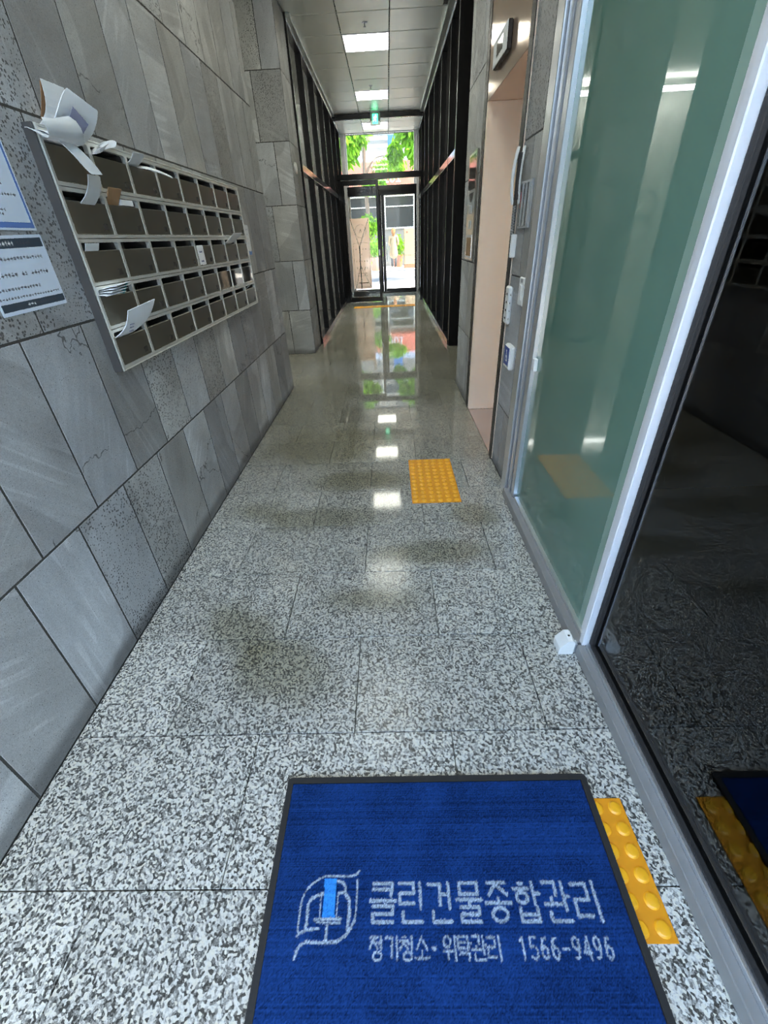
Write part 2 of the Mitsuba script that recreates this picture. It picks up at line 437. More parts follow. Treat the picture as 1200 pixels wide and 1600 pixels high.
# ------------------------------------------------------------------ floor
floor_key = add('floor', box((-5.7, Y0, -0.2), (2.4, 14.15, -0.012)), 'floor_joint', kind='structure')
row0, pitch = 0.392, 0.4045
r = -8
while row0 + r * pitch < 14.1:
    y0, y1 = row0 + r * pitch, row0 + (r + 1) * pitch
    xs = [-0.80 + 0.638 * i for i in range(-5, 6)] if r % 2 else [-0.48 + 0.638 * i for i in range(-5, 6)]
    lo, hi = XL, 0.70
    if 4.6 < y0 < 6.5: lo, hi = -1.66, 1.4
    if y0 > 6.5: lo, hi = -1.08, 0.84
    ed = [lo] + [x for x in xs if lo + 0.05 < x < hi - 0.05] + [hi]
    for x0, x1 in zip(ed[:-1], ed[1:]):
        v, f, uv = slab((x0 + 0.0016, x1 - 0.0016, max(y0, Y0) + 0.0016, min(y1, 14.12) - 0.0016), 'z', rng.uniform(-0.0005, 0.0), -0.012, 0.0009, next_seed())
        add('tile', (v, f), 'granite', floor_key, uv=uv)
    r += 1

# ------------------------------------------------------------------ left wall: stone, with the mailbox niche
BY0, BY1, BZ0, BZ1 = 1.725, 3.845, 0.970, 1.720                # mailbox bank
hole = (BY0 + 0.006, BZ0 + 0.006, BY1 - 0.006, BZ1 - 0.006)
wl = add('wall_left', [box((-1.5, Y0, 0), (-1.20, YL, ZC)), box((-1.20, Y0, 0), (-1.1018, hole[0], ZC)), box((-1.20, hole[2], 0), (-1.1018, YL, ZC)),
                       box((-1.20, hole[0], 0), (-1.1018, hole[2], hole[1])), box((-1.20, hole[0], hole[3]), (-1.1018, hole[2], ZC))], 'mortar', kind='structure')
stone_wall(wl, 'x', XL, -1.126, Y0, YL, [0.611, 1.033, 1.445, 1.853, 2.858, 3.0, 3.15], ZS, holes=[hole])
# the side lobby beyond its end
wj = add('wall_left_pier', box((-1.638, YJ + 0.0018, 0), (-1.0918, 7.06, ZC)), 'mortar', kind='structure')
PZ = [0.0, 0.572, 1.16, 1.75, 2.35, 2.945, 3.52, ZC]
stone_wall(wj, 'y', YJ, YJ + 0.026, -1.64, -1.09, [-1.39, -1.25, -1.405, -1.276, -1.425, -1.295, -1.4], PZ, width=0.44)
stone_wall(wj, 'x', -1.09, -1.116, YJ + 0.003, 7.07, [6.2, 6.75], PZ, width=0.6)
stone_wall(wj, 'x', -1.64, -1.614, YJ + 0.003, 7.07, [6.2, 6.75], PZ, width=0.6)
add('wall_left_lobby', [box((-5.7, YL - 0.25, 0), (-5.5, 11.2, ZC)), box((-5.5, YL - 0.25, 0), (-1.501, YL, ZC)), box((-5.5, 11.0, 0), (-1.165, 11.2, ZC))], 'plaster', kind='structure')
add('floor_lobby', box((-5.5, YL, -0.0119), (-1.66, 11.0, -0.001)), 'granite', kind='structure')
add('ceiling_lobby', box((-5.5, YL, ZC), (-1.105, 11.0, ZC + 0.0119)), 'plaster', kind='structure')
add('wall_left_back', box((-1.5, 11.2, 0), (-1.165, 14.1, ZC)), 'dark_wall', kind='structure')
for zz, lb in ((1.72, 'upper of two thin dark rings on the lobby end wall, mirrored in the green glass'), (1.28, 'lower of two thin dark rings on the lobby end wall, mirrored in the green glass')):
    add('wall_ring', mapped(polyprism(sg.Point(0, 0).buffer(0.24, quad_segs=12).difference(sg.Point(0, 0).buffer(0.22, quad_segs=12)), 0, 0.01), (-3.95, 10.999, zz), (1, 0, 0), (0, 0, 1), (0, -1, 0)), 'grey_plastic', label=lb, cat='wall decoration')

# ------------------------------------------------------------------ right side: pier, near wall, lobby recess, shaft
wp = add('wall_right_pier', box((0.7018, 3.90, 0), (1.75, 4.7282, ZC)), 'mortar', kind='structure')
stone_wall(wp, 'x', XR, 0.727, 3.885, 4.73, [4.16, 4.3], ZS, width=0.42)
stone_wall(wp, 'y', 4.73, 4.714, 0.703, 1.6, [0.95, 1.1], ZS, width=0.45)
wn = add('wall_right', [box((0.7018, 2.42, 0), (1.05, 2.79, ZC))], 'mortar', kind='structure')
wo = add('wall_right_lintel', box((0.7018, 2.80, 2.95), (1.05, 3.885, ZC)), 'mortar', kind='structure')
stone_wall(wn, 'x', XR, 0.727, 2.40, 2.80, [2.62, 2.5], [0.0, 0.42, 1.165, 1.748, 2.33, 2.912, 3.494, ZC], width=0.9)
stone_wall(wo, 'x', XR, 0.727, 2.80, 3.885, [3.1, 3.3], [2.95, 3.494, ZC], width=0.45)
add('wall_right_lobby', [box((1.75, 4.5, 0), (1.95, 6.75, ZC)), box((1.0, 6.62, 0), (1.75, 6.8, ZC)), box((1.05, 2.5, 0), (2.4, 2.78, ZC))], 'dark_wall', kind='structure')
add('wall_right_back', box((0.925, 6.62, 0), (1.3, 14.1, ZC)), 'dark_wall', kind='structure')
# dark shop interior behind the glass
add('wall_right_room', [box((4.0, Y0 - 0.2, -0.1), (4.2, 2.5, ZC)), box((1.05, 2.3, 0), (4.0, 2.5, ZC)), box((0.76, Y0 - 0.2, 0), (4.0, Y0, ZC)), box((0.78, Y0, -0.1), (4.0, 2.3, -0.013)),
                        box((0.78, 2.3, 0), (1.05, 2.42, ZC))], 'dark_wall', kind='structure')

# ------------------------------------------------------------------ ceiling with metal panels
ck = add('ceiling', box((-5.8, Y0 - 0.2, ZC + 0.012), (4.2, 14.3, ZC + 0.3)), 'dark_wall', kind='structure')
cx = [-1.10, -0.50, 0.11, 0.72]
lights_y = [0.27, 2.79, 5.31, 7.83, 10.35, 12.87]
y = 7.20 - 0.63 * 16
while y < 14.1:
    y1 = min(y + 0.63, 14.12)
    ya = max(y, Y0 - 0.18)
    cols = list(zip(cx[:-1], cx[1:]))
    if 4.1 < y < 6.4: cols = cols + [(0.72, 1.33), (1.33, 1.74)]
    if y1 - ya > 0.05:
        for x0, x1 in cols:
            if x0 == -0.50 and any(abs(ly - y) < 0.01 for ly in lights_y):
                continue
            if y > 7 and x0 == 0.11: x1 = 0.84
            v, f, uv = slab((x0 + 0.004, x1 - 0.004, ya + 0.004, y1 - 0.004), 'z', ZC, ZC + 0.012, 0.006, 0)
            add('panel', (v, f), 'ceiling_metal', ck)
    y += 0.63
add('trim', box((-1.11, 7.09, ZC - 0.045), (-1.02, 11.9, ZC - 0.002), 0.004), 'ceiling_trim', kind='structure')
add('trim', box((0.76, 6.66, ZC - 0.045), (0.86, 11.9, ZC - 0.002), 0.004), 'ceiling_trim', kind='structure')
lab = {0.27: 'square white ceiling light panel above the blue door mat', 2.79: 'square white ceiling light panel above the mailbox bank',
       5.31: 'square white ceiling light panel over the lobby crossing by the grey piers', 7.83: 'nearest of the bright square ceiling lights in view down the corridor',
       10.35: 'second bright square ceiling light from the camera, just before the black beam', 12.87: 'farthest square ceiling light, seen beyond the black beam and exit sign'}
for ly in lights_y:
    t = thing('ceiling_light', lab[ly], 'ceiling light', 'square ceiling lights along the corridor')
    x0, x1, y1 = -0.498, 0.108, ly + 0.628
    y0 = ly + 0.002
    w = 0.014
    add('frame', [box((x0, y0, ZC - 0.004), (x1, y0 + w, ZC + 0.012)), box((x0, y1 - w, ZC - 0.004), (x1, y1, ZC + 0.012)),
                  box((x0, y0 + w, ZC - 0.004), (x0 + w, y1 - w, ZC + 0.012)), box((x1 - w, y0 + w, ZC - 0.004), (x1, y1 - w, ZC + 0.012))], 'white_metal', t)
    add('diffuser', box((x0 + w, y0 + w, ZC + 0.002), (x1 - w, y1 - w, ZC + 0.011)), 'lamp_black', t, emitter=emitter('lamp'))
for i, (yy, xa, xb) in enumerate(((5.6, -5.2, -3.4), (10.5, -4.6, -1.75))):  # nearer strip is added, out of the mirrored view, to light the lobby
    t = thing('strip_light', ('slim strip light on the side lobby ceiling, nearer one, added unseen to light it', 'slim strip light on the side lobby ceiling, farther one, seen in the green glass')[i], 'ceiling light', 'lobby strip lights')
    add('diffuser', box((xa + 0.02, yy, ZC - 0.20), (xb - 0.02, yy + 0.10, ZC - 0.14)), 'lamp_black', t, emitter=emitter('hall_lamp'))
    add('end_cap', box((xa, yy - 0.004, ZC - 0.205), (xa + 0.0195, yy + 0.104, ZC - 0.135), 0.003), 'white_metal', t)
    add('end_cap', box((xb - 0.0195, yy - 0.004, ZC - 0.205), (xb, yy + 0.104, ZC - 0.135), 0.003), 'white_metal', t)
    for xx in (xa + 0.01, xb - 0.01):
        add('hanger', tube([(xx, yy + 0.05, ZC - 0.1355), (xx, yy + 0.05, ZC)], 0.006, 8), 'white_metal', t)
for i, (sx, sy) in enumerate(((-0.19, 7.50), (-0.2, 10.08))):
    t = thing('sprinkler', ('small sprinkler head on the ceiling before the nearest light in view', 'small sprinkler head on the ceiling between the two lights in view')[i], 'sprinkler', 'ceiling sprinklers')
    add('plate', lathe([(0.0, ZC - 0.008), (0.024, ZC - 0.008), (0.034, ZC - 0.002), (0.034, ZC - 0.0005)], (sx, sy, 0), 16), 'white_metal', t, smooth=30)
    add('head', [lathe([(0.0, ZC - 0.04), (0.016, ZC - 0.04), (0.016, ZC - 0.037), (0.006, ZC - 0.036), (0.006, ZC - 0.007)], (sx, sy, 0), 12)], 'grey_plastic', t)

# ------------------------------------------------------------------ black window walls
def window_wall(key, xf, xg, xb, ys, y_start, y_end, pane_mat):
    """Deep black fins between panes; xf front of the fins, xg pane, xb behind it."""
    s = 1 if xg > xf else -1
    add('sill', box((xf - s * 0.012, y_start, 0), (xb, y_end, 0.075), 0.003), 'black_metal', key)
    add('head_rail', box((xf, y_start, ZC - 0.075), (xb, y_end, ZC - 0.046 if False else ZC), 0.003), 'black_metal', key)
    for yy in ys:
        add('mullion', box((xf, yy, 0.0755), (xb, yy + 0.05, ZC - 0.0755), 0.003), 'fin_black', key)
    ends = [y_start] + [q for yy in ys for q in (yy, yy + 0.05)] + [y_end]
    gaps = [(a, b) for a, b in zip(ends[::2], ends[1::2]) if b - a > 0.05]
    for a, b in gaps:
        add('transom', box((xf + s * 0.0015, a + 0.0005, 2.14), (xb, b - 0.0005, 2.22), 0.003), 'black_metal', key)
        for z0, z1 in ((0.0755, 2.1395), (2.2205, ZC - 0.0755)):
            add('pane', (pane_quad if pane_mat == 'clear_glass' else box)((xg, a + 0.0005, z0), (xg + s * 0.008, b - 0.0005, z1)), pane_mat, key)


w1 = thing('window_1', kind='structure')
window_wall(w1, -1.07, -1.142, -1.155, [7.085, 8.07, 9.14, 10.21, 11.28, 12.35, 13.3], 7.085, 13.9, 'clear_glass')
w2 = thing('window_2', kind='structure')
window_wall(w2, 0.835, 0.908, 0.92, [7.30, 8.37, 9.44, 10.51, 11.58, 12.65, 13.4], 6.62, 13.9, 'grey_pane')
add('end_post', box((0.835, 6.55, 0), (1.02, 6.6195, ZC), 0.003), 'fin_black', w2)

# ------------------------------------------------------------------ inner partition with sliding door, outer door
d1 = thing('door_1', kind='structure')
add('beam', box((-1.069, YD - 0.04, 3.462), (0.834, YD + 0.04, ZC - 0.0005), 0.004), 'black_metal', d1)
add('header', box((-1.069, YD - 0.06, 2.455), (0.834, YD + 0.06, 2.56), 0.004), 'black_metal', d1)
add('post', box((-1.069, YD - 0.05, 0), (-0.985, YD + 0.05, 2.4545), 0.004), 'black_metal', d1)
add('post', box((0.775, YD - 0.05, 0), (0.834, YD + 0.05, 2.4545), 0.004), 'black_metal', d1)
add('transom_pane', pane_quad((-1.068, YD - 0.004, 2.5605), (0.833, YD + 0.004, 3.4615)), 'clear_glass', d1)
lf = thing('sliding_door', 'black framed glass sliding door leaf covering the left half of the inner doorway', 'door')
lx0, lx1 = -0.984, -0.165
yl = YD - 0.02
for nm, lo, hi in (('stile', (lx0, yl - 0.02, 0.012), (lx0 + 0.05, yl + 0.02, 2.45)), ('stile', (lx1 - 0.06, yl - 0.02, 0.012), (lx1, yl + 0.02, 2.45)),
                   ('bottom_rail', (lx0 + 0.0502, yl - 0.02, 0.012), (lx1 - 0.0602, yl + 0.02, 0.115)), ('top_rail', (lx0 + 0.0502, yl - 0.02, 2.36), (lx1 - 0.0602, yl + 0.02, 2.45))):
    add(nm, box(lo, hi, 0.004), 'black_metal', lf)
add('pane', pane_quad((lx0 + 0.051, yl - 0.003, 0.116), (lx1 - 0.061, yl + 0.003, 2.359)), 'clear_glass', lf)
# dark lettering on the glass, read from the other side
gl = []
for (a, b, c, d) in ((0, .9, 1, .9), (0.0, .68, .62, .68), (.5, .95, .5, .2), (.62, .95, .62, .2), (.5, .55, .62, .55), (.85, .98, .85, .15), (.18, .68, .05, .3), (.18, .68, .34, .3)):
    gl.append(sg.LineString([(a, b), (c, d)]).buffer(0.035, cap_style=2))
add('lettering', mapped(polyprism(shapely.affinity.scale(shapely.union_all(gl), 0.34, 0.15, origin=(0, 0)), 0, 0.001), (-0.60, yl - 0.0045, 2.19), (1, 0, 0), (0, 0, 1), (0, -1, 0)), 'ink', lf)
add('lock', box((lx1 - 0.052, yl - 0.026, 1.0), (lx1 - 0.012, yl - 0.0202, 1.12), 0.003), 'silver', lf)

d2 = thing('door_2', kind='structure')
add('header', box((-1.0, YO - 0.06, 2.285), (0.80, YO + 0.06, 2.49), 0.004), 'black_metal', d2)
add('threshold', box((-1.0, YO - 0.08, 0.0005), (0.80, YO + 0.08, 0.03), 0.004), 'black_metal', d2)
for x0, x1 in ((-0.13, -0.06), (0.755, 0.80), (-0.21, -0.14)):
    add('stile', box((x0, YO - 0.025, 0.0305), (x1, YO + 0.025, 2.2845), 0.004), 'black_metal', d2)
add('frame_post', box((-1.0, YO - 0.04, 0.0305), (-0.945, YO + 0.04, 2.2845), 0.004), 'shop_frame', d2)
for x0, x1 in ((-0.059, 0.754), (-0.944, -0.211)):
    add('bottom_rail', box((x0, YO - 0.02, 0.0305), (x1, YO + 0.02, 0.10), 0.003), 'black_metal', d2)
    add('pane', pane_quad((x0, YO - 0.003, 0.1005), (x1, YO + 0.003, 2.2845)), 'clear_glass', d2)
add('push_bar', tube(smooth_curve([(-0.02, YO - 0.03, 0.80), (-0.02, YO - 0.07, 0.84), (-0.02, YO - 0.07, 1.2), (-0.02, YO - 0.03, 1.24)], 16), 0.010), 'silver', d2, smooth=40)
add('window_frame', [box((-1.10, YO - 0.1, 0.0), (-1.001, YO + 0.18, ZC)), box((0.801, YO - 0.1, 0.0), (0.92, YO + 0.18, ZC)), box((-1.0, YO - 0.02, 3.534), (0.80, YO + 0.02, ZC)),
                     box((-1.0005, YO - 0.05, 2.4905), (-0.95, YO + 0.05, 3.5335)), box((0.74, YO - 0.05, 2.4905), (0.8005, YO + 0.05, 3.5335))], 'white_plastic', d2)
add('transom_pane', pane_quad((-0.949, YO - 0.003, 2.4905), (0.739, YO + 0.003, 3.5335)), 'clear_glass', d2)

# ------------------------------------------------------------------ exit sign
t = thing('exit_sign', 'small glowing green emergency exit sign hanging below the ceiling at the black beam', 'exit sign')
ex, ey, ez = -0.17, 11.86, 3.36
add('housing', [box((ex - 0.10, ey - 0.02, ez + 0.165), (ex + 0.10, ey + 0.03, ZC - 0.0005), 0.004)], 'white_plastic', t)
add('panel', box((ex - 0.105, ey - 0.012, ez - 0.03), (ex + 0.105, ey + 0.012, ez + 0.164), 0.004), 'pale_film', t)
add('legend', box((ex - 0.06, ey - 0.0145, ez - 0.01), (ex + 0.06, ey - 0.0125, ez + 0.15)), 'exit_green_black', t, emitter=emitter('exit_green'))
man = [sg.Point(0.012, 0.055).buffer(0.012)] + [sg.LineString(q).buffer(0.007) for q in ([(0.0, 0.035), (-0.008, 0.0)], [(0.0, 0.033), (0.025, 0.02), (0.033, 0.03)], [(0.0, 0.033), (-0.022, 0.03), (-0.03, 0.012)],
                                                                                     [(-0.008, 0.0), (0.016, -0.012), (0.014, -0.04)], [(-0.008, 0.0), (-0.022, -0.025), (-0.04, -0.03)])]
add('running_figure', mapped(polyprism(shapely.union_all(man), 0, 0.001), (ex, ey - 0.0147, ez + 0.07), (1, 0, 0), (0, 0, 1), (0, -1, 0)), 'exit_white_black', t, emitter=emitter('exit_white'))

# ------------------------------------------------------------------ mailbox bank
bank = thing('mailbox_bank', 'silver framed bank of forty dark steel mailboxes set into the left stone wall', 'mailboxes')
XF = -1.068
add('side_frame', box((-1.19, BY0, BZ0), (XF - 0.001, BY0 + 0.0095, BZ1), 0.002), 'mail_side', bank, label='dark grey side strip')
add('outer_frame', [box((-1.19, BY0 + 0.0097, BZ0), (XF + 0.003, BY0 + 0.02, BZ1), 0.002), box((-1.19, BY1 - 0.008, BZ0), (XF + 0.002, BY1, BZ1), 0.002),
                    box((-1.19, BY0 + 0.0202, BZ1 - 0.006), (XF, BY1 - 0.0082, BZ1), 0.001), box((-1.19, BY0 + 0.0202, BZ0), (XF, BY1 - 0.0082, BZ0 + 0.005), 0.001),
                    box((-1.196, BY0 + 0.0202, BZ0), (-1.19, BY1 - 0.008, BZ1))], 'mail_frame', bank)
NC, NR = 8, 5
px = (BY1 - 0.0085 - (BY0 + 0.0205)) / NC
pz = (BZ1 - 0.0065 - (BZ0 + 0.0055)) / NR
cells = {}
cell_mesh = None
for rr in range(NR):
    for c in range(NC):
        y0, z1 = BY0 + 0.0205 + px * c, BZ1 - 0.0065 - pz * rr
        y1, z0 = y0 + px, z1 - pz
        cells[rr, c] = (y0, y1, z0, z1)
        e = 0.0085
        g = 0.0012
        za, zb = z0 + g + 0.011, z1 - g - 0.011
        ring = sg.box(y0 + 0.0002, z0 + g, y1 - 0.0002, z1 - g).difference(sg.box(y0 + e, za, y1 - e, zb).buffer(-0.006).buffer(0.006, quad_segs=3))
        m = mapped(polyprism(ring, 0, 0.016), (XF - 0.016, 0, 0), (0, 1, 0), (0, 0, 1), (1, 0, 0))
        inner = [box((-1.185, y0 + e - 0.004, za - 0.004), (XF - 0.0165, y0 + e, zb + 0.004)), box((-1.185, y1 - e, za - 0.004), (XF - 0.0165, y1 - e + 0.004, zb + 0.004)),
                 box((-1.185, y0 + e, zb), (XF - 0.0165, y1 - e, zb + 0.004)), box((-1.185, y0 + e, za - 0.004), (XF - 0.0165, y1 - e, za))]
        key = add('compartment', m, 'mail_frame', bank)
        add('inner_box', inner, 'mail_inner_shaded', key)
        zd = za + 0.098
        mirror = rr == 3 and c >= 5
        add('door', [box((XF - 0.012, y0 + e + 0.0012, za + 0.001), (XF - 0.002, y1 - e - 0.0012, zd), 0.0012), box((XF - 0.016, y0 + e + 0.0012, zd - 0.004), (XF - 0.0121, y1 - e - 0.0012, zd + 0.001))],
            'mail_mirror' if mirror else 'mail_door', key, label='polished mirror-bright door' if mirror else None)
        if not mirror:
            add('number_plate', box((XF - 0.002, y1 - e - 0.058, za + 0.014), (XF - 0.0014, y1 - e - 0.030, za + 0.034)), 'number_plate', key)


def slot(rr, c):
    y0, y1, z0, z1 = cells[rr, c]
    return y0 + 0.009, y1 - 0.009, z0 + 0.0122 + 0.100, z1 - 0.0122      # clear opening above the door


def P3(x, y, z):
    return np.array([x, y, z], float)


def leaf_sheet(base_a, base_b, tip_a, tip_b, bow, n=9, inside=0.05, t=0.001):
    """A sheet that starts inside a slot (base) and leans out to a tip edge, bowed by the vector bow."""
    A, B, C, D = map(np.array, (base_a, base_b, tip_a, tip_b))
    s = np.linspace(0, 1, n)[:, None]
    bow = np.array(bow)
    ca = A * (1 - s) + C * s + bow * np.sin(np.pi * s)
    cb = B * (1 - s) + D * s + bow * np.sin(np.pi * s)
    return ruled(ca, cb, 5, t)


MG = 'mail sticking out of the mailboxes'
# the newspaper bundle in the first slot of the top row
t = thing('newspaper_bundle', 'bundle of folded white newspapers bursting out of the top left mailbox', 'newspaper', MG)
y0, y1, z0, z1 = slot(0, 0)
zm = z0 + 0.004
add('back_sheet', leaf_sheet((-1.12, 1.77, zm + 0.012), (-1.12, 1.90, zm + 0.014), (-1.03, 1.785, 1.825), (-1.03, 1.90, 1.828), (0.03, 0, -0.012)), 'paper', t)
add('dark_page', leaf_sheet((-1.075, 1.79, 1.735), (-1.075, 1.90, 1.737), (-1.036, 1.79, 1.822), (-1.036, 1.90, 1.825), (0.004, 0, 0)), 'brown_card', t, label='dark printed page')
g1 = smooth_curve([(-1.12, 1.76, zm + 0.008), (-1.04, 1.755, zm + 0.02), (-1.0, 1.78, 1.76), (-0.985, 1.835, 1.812)], 12)
g2 = smooth_curve([(-1.12, 1.90, zm + 0.010), (-1.02, 1.93, zm + 0.022), (-0.985, 1.94, 1.74), (-0.965, 1.945, 1.778)], 12)
add('front_sheet', ruled(g1, g2, 7, 0.003), 'paper', t, smooth=40)
g1 = smooth_curve([(-1.12, 1.75, zm + 0.004), (-1.045, 1.70, zm + 0.006), (-0.99, 1.665, 1.677), (-0.985, 1.655, 1.69), (-1.01, 1.69, 1.712)], 14)
g2 = smooth_curve([(-1.12, 1.88, zm + 0.006), (-1.04, 1.865, zm + 0.008), (-0.985, 1.83, 1.678), (-0.97, 1.815, 1.70), (-0.99, 1.80, 1.74)], 14)
add('folded_sheet', ruled(g1, g2, 7, 0.002), 'paper_grey', t, smooth=40)
k = np.linspace(0, 1, 9)
add('picture', ruled([(-0.992 + 0.012 * q, 1.775 + 0.05 * q, 1.712 + 0.055 * q) for q in k], [(-0.984 + 0.01 * q, 1.84 + 0.035 * q, 1.702 + 0.03 * q) for q in k], 3, 0.001), 'ink_pale', t, label='pale blue printed picture')
# long bill drooping over the door
t_a = smooth_curve([(-1.11, 1.76, zm + 0.002), (-1.03, 1.735, zm + 0.006), (-0.995, 1.765, 1.64), (-0.99, 1.80, 1.61), (-0.985, 1.815, 1.597)], 14)
t_b = smooth_curve([(-1.11, 1.83, zm + 0.002), (-1.02, 1.80, zm + 0.008), (-0.99, 1.835, 1.645), (-0.985, 1.865, 1.62), (-0.985, 1.885, 1.602)], 14)
add('paper_strip', ruled(t_a, t_b, 5, 0.0012), 'paper', label='long white paper strip drooping from the top left mailbox over its door', cat='mail', group=MG, smooth=40)
y0, y1, z0, z1 = slot(1, 0)
m = leaf_sheet((-1.10, y0 + 0.08, z0 - 0.03), (-1.10, y0 + 0.17, z0 - 0.03), (-1.02, y0 + 0.10, 1.603), (-1.02, y0 + 0.175, 1.603), (0.02, 0, 0), t=0.002)
add('leaflet', m, 'paper_grey', label='grey-white leaflet standing up out of the second-row leftmost mailbox', cat='mail', group=MG, smooth=40)
y0, y1, z0, z1 = slot(0, 1)
th = np.linspace(0.2, 2 * np.pi - 0.4, 18)
roll = np.array([[(-1.045 + 0.028 * math.cos(a) + 0.01, 2.075 + 0.06 * math.sin(a) * 1.0, 1.70 + 0.026 * math.sin(a) + 0.004 * a) for a in th],
                 [(-1.075 + 0.028 * math.cos(a) + 0.01, 2.05 + 0.03 * math.sin(a), 1.692 + 0.014 * math.sin(a)) for a in th]])
gridr = roll[0][:, None] * np.linspace(1, 0, 4)[None, :, None] + roll[1][:, None] * np.linspace(0, 1, 4)[None, :, None]
add('rolled_leaflet', sheet(gridr, 0.0012), 'paper', label='curled white leaflet poking out of the second mailbox of the top row', cat='mail', group=MG, smooth=40)
y0, y1, z0, z1 = slot(0, 2)
add('card', leaf_sheet((-1.10, y0 + 0.0, z0 - 0.01), (-1.10, y0 + 0.09, z0 - 0.01), (-1.035, y0 - 0.0, 1.716), (-1.035, y0 + 0.10, 1.722), (0.012, 0, 0), t=0.002), 'paper_grey',
    label='small grey card leaning out of the third mailbox of the top row', cat='mail', group=MG)
add('letter', leaf_sheet((-1.10, y0 + 0.10, z0 + 0.003), (-1.10, y0 + 0.15, z0 + 0.014), (-1.0, 2.54, 1.652), (-1.005, 2.54, 1.660), (0.012, -0.03, 0.004), t=0.0016), 'paper',
    label='thin white letter seen edge-on jutting from the third mailbox of the top row', cat='mail', group=MG)
y0, y1, z0, z1 = slot(1, 1)
add('brown_card', leaf_sheet((-1.092, y0 + 0.01, z0 - 0.03), (-1.092, y0 + 0.09, z0 - 0.03), (-1.054, y0 + 0.015, 1.583), (-1.054, y0 + 0.11, 1.583), (-0.002, 0, 0), t=0.003), 'brown_card',
    label='brown cardboard flap standing in the second mailbox of the second row', cat='mail', group=MG)
add('white_box', box((-1.135, y0 + 0.108, z0 + 0.0005), (-1.0685, y0 + 0.205, z0 + 0.0205), 0.001), 'paper', label='flat white box in the slot beside the brown cardboard flap', cat='mail', group=MG)
y0, y1, z0, z1 = slot(2, 0)
add('leaflet', leaf_sheet((-1.09, y0 + 0.01, z0 - 0.03), (-1.09, y0 + 0.09, z0 - 0.03), (-1.065, y0 + 0.02, z1 - 0.002), (-1.065, y0 + 0.105, z1 - 0.002), (0.004, 0, 0), t=0.002), 'paper_grey',
    label='white leaflet filling the slot of the third-row leftmost mailbox', cat='mail', group=MG)
y0, y1, z0, z1 = slot(3, 0)
t = thing('envelope_stack', 'white envelopes with a teal leaflet crammed into the fourth-row leftmost mailbox', 'mail', MG)
for i in range(4):
    add('envelope', leaf_sheet((-1.10, y0 + 0.0 + 0.012 * i, z0 + 0.002 + 0.004 * i), (-1.10, y0 + 0.13 + 0.012 * i, z0 + 0.003 + 0.004 * i), (-1.03 + 0.004 * i, y0 - 0.02 + 0.02 * i, z0 + 0.004 + 0.009 * i), (-1.03, y0 + 0.12 + 0.02 * i, z0 + 0.008 + 0.010 * i), (0, 0, 0.004), t=0.002), 'paper', t)
add('teal_leaflet', leaf_sheet((-1.10, y0 + 0.145, z0 + 0.002), (-1.10, y0 + 0.165, z1 - 0.004), (-1.03, y0 + 0.10, z0 + 0.002), (-1.03, y0 + 0.15, z1 + 0.012), (0, 0, 0), t=0.002), 'teal_print', t, label='teal leaflet')
y0, y1, z0, z1 = slot(4, 0)
m1 = leaf_sheet((-1.10, y0 + 0.0, z0 - 0.008), (-1.10, y0 + 0.15, z0 - 0.008), (-0.99, y0 + 0.012, 1.185), (-0.965, y0 + 0.195, 1.205), (0.02, 0, -0.01), t=0.003)
t = thing('envelope', 'large white envelope thrust out of the bottom-row leftmost mailbox', 'mail', MG)
add('body', m1, 'paper', t, smooth=40)
for i, (a, b) in enumerate(((0.06, 0.020), (0.05, 0.034), (0.055, 0.046))):
    add('address', [box((-1.033 + 0.45 * b, y0 + 0.035 + 0.012 * j, z0 + 0.002 + b * 0.9), (-1.0315 + 0.45 * b, y0 + 0.042 + 0.012 * j, z0 + 0.006 + b * 0.9)) for j in range(3)], 'ink_pale', t, kind='stuff')
y0, y1, z0, z1 = cells[2, 4]
t = thing('door_label', 'white paper label stuck on the fifth mailbox door of the third row', 'label')
add('paper', box((XF - 0.0018, y0 + 0.02, z0 + 0.016), (XF - 0.0008, y0 + 0.115, z0 + 0.112)), 'paper', t)
for q in (0.075, 0.03):
    add('print', box((XF - 0.0008, y0 + 0.045, z0 + q), (XF - 0.0003, y0 + 0.088, z0 + q + 0.008)), 'ink_pale', t)
y0, y1, z0, z1 = slot(2, 6)
add('envelope', leaf_sheet((-1.10, y0 + 0.0, z0 - 0.01), (-1.10, y0 + 0.15, z0 - 0.01), (-1.01, y0 + 0.03, 1.44), (-1.0, y0 + 0.2, 1.442), (0.01, 0, 0), t=0.002), 'paper_grey',
    label='small envelope leaning out of the seventh mailbox of the third row', cat='mail', group=MG)
y0, y1, z0, z1 = slot(4, 7)
add('card', leaf_sheet((-1.09, y0 + 0.01, z0 - 0.002), (-1.09, y0 + 0.06, z0 + 0.004), (-1.055, y0 + 0.03, z0 + 0.02), (-1.055, y0 + 0.09, z0 + 0.024), (0.004, 0, 0), t=0.0015), 'paper',
    label='small white card in the slot of the bottom right mailbox', cat='mail', group=MG)

# ------------------------------------------------------------------ notices on the left wall
def word_rows(y_lo, y_hi, rows, x0):
    """Rows of small dashes: text too small to read."""
    out = []
    for z, h, parts in rows:
        for a, b in parts:
            q = a
            while q < b:
                w = rng.uniform(0.006, 0.011)
                for _ in range(2):
                    zz = z + rng.uniform(-0.25, 0.25) * h
                    out.append(box((x0, q, zz - h * 0.12), (x0 + 0.0003, min(q + w, b), zz + h * 0.12)))
                out.append(box((x0, q + w * 0.5, z - h * 0.5), (x0 + 0.0003, q + w * 0.5 + 0.0016, z + h * 0.5)))
                q += w + 0.004
    return out


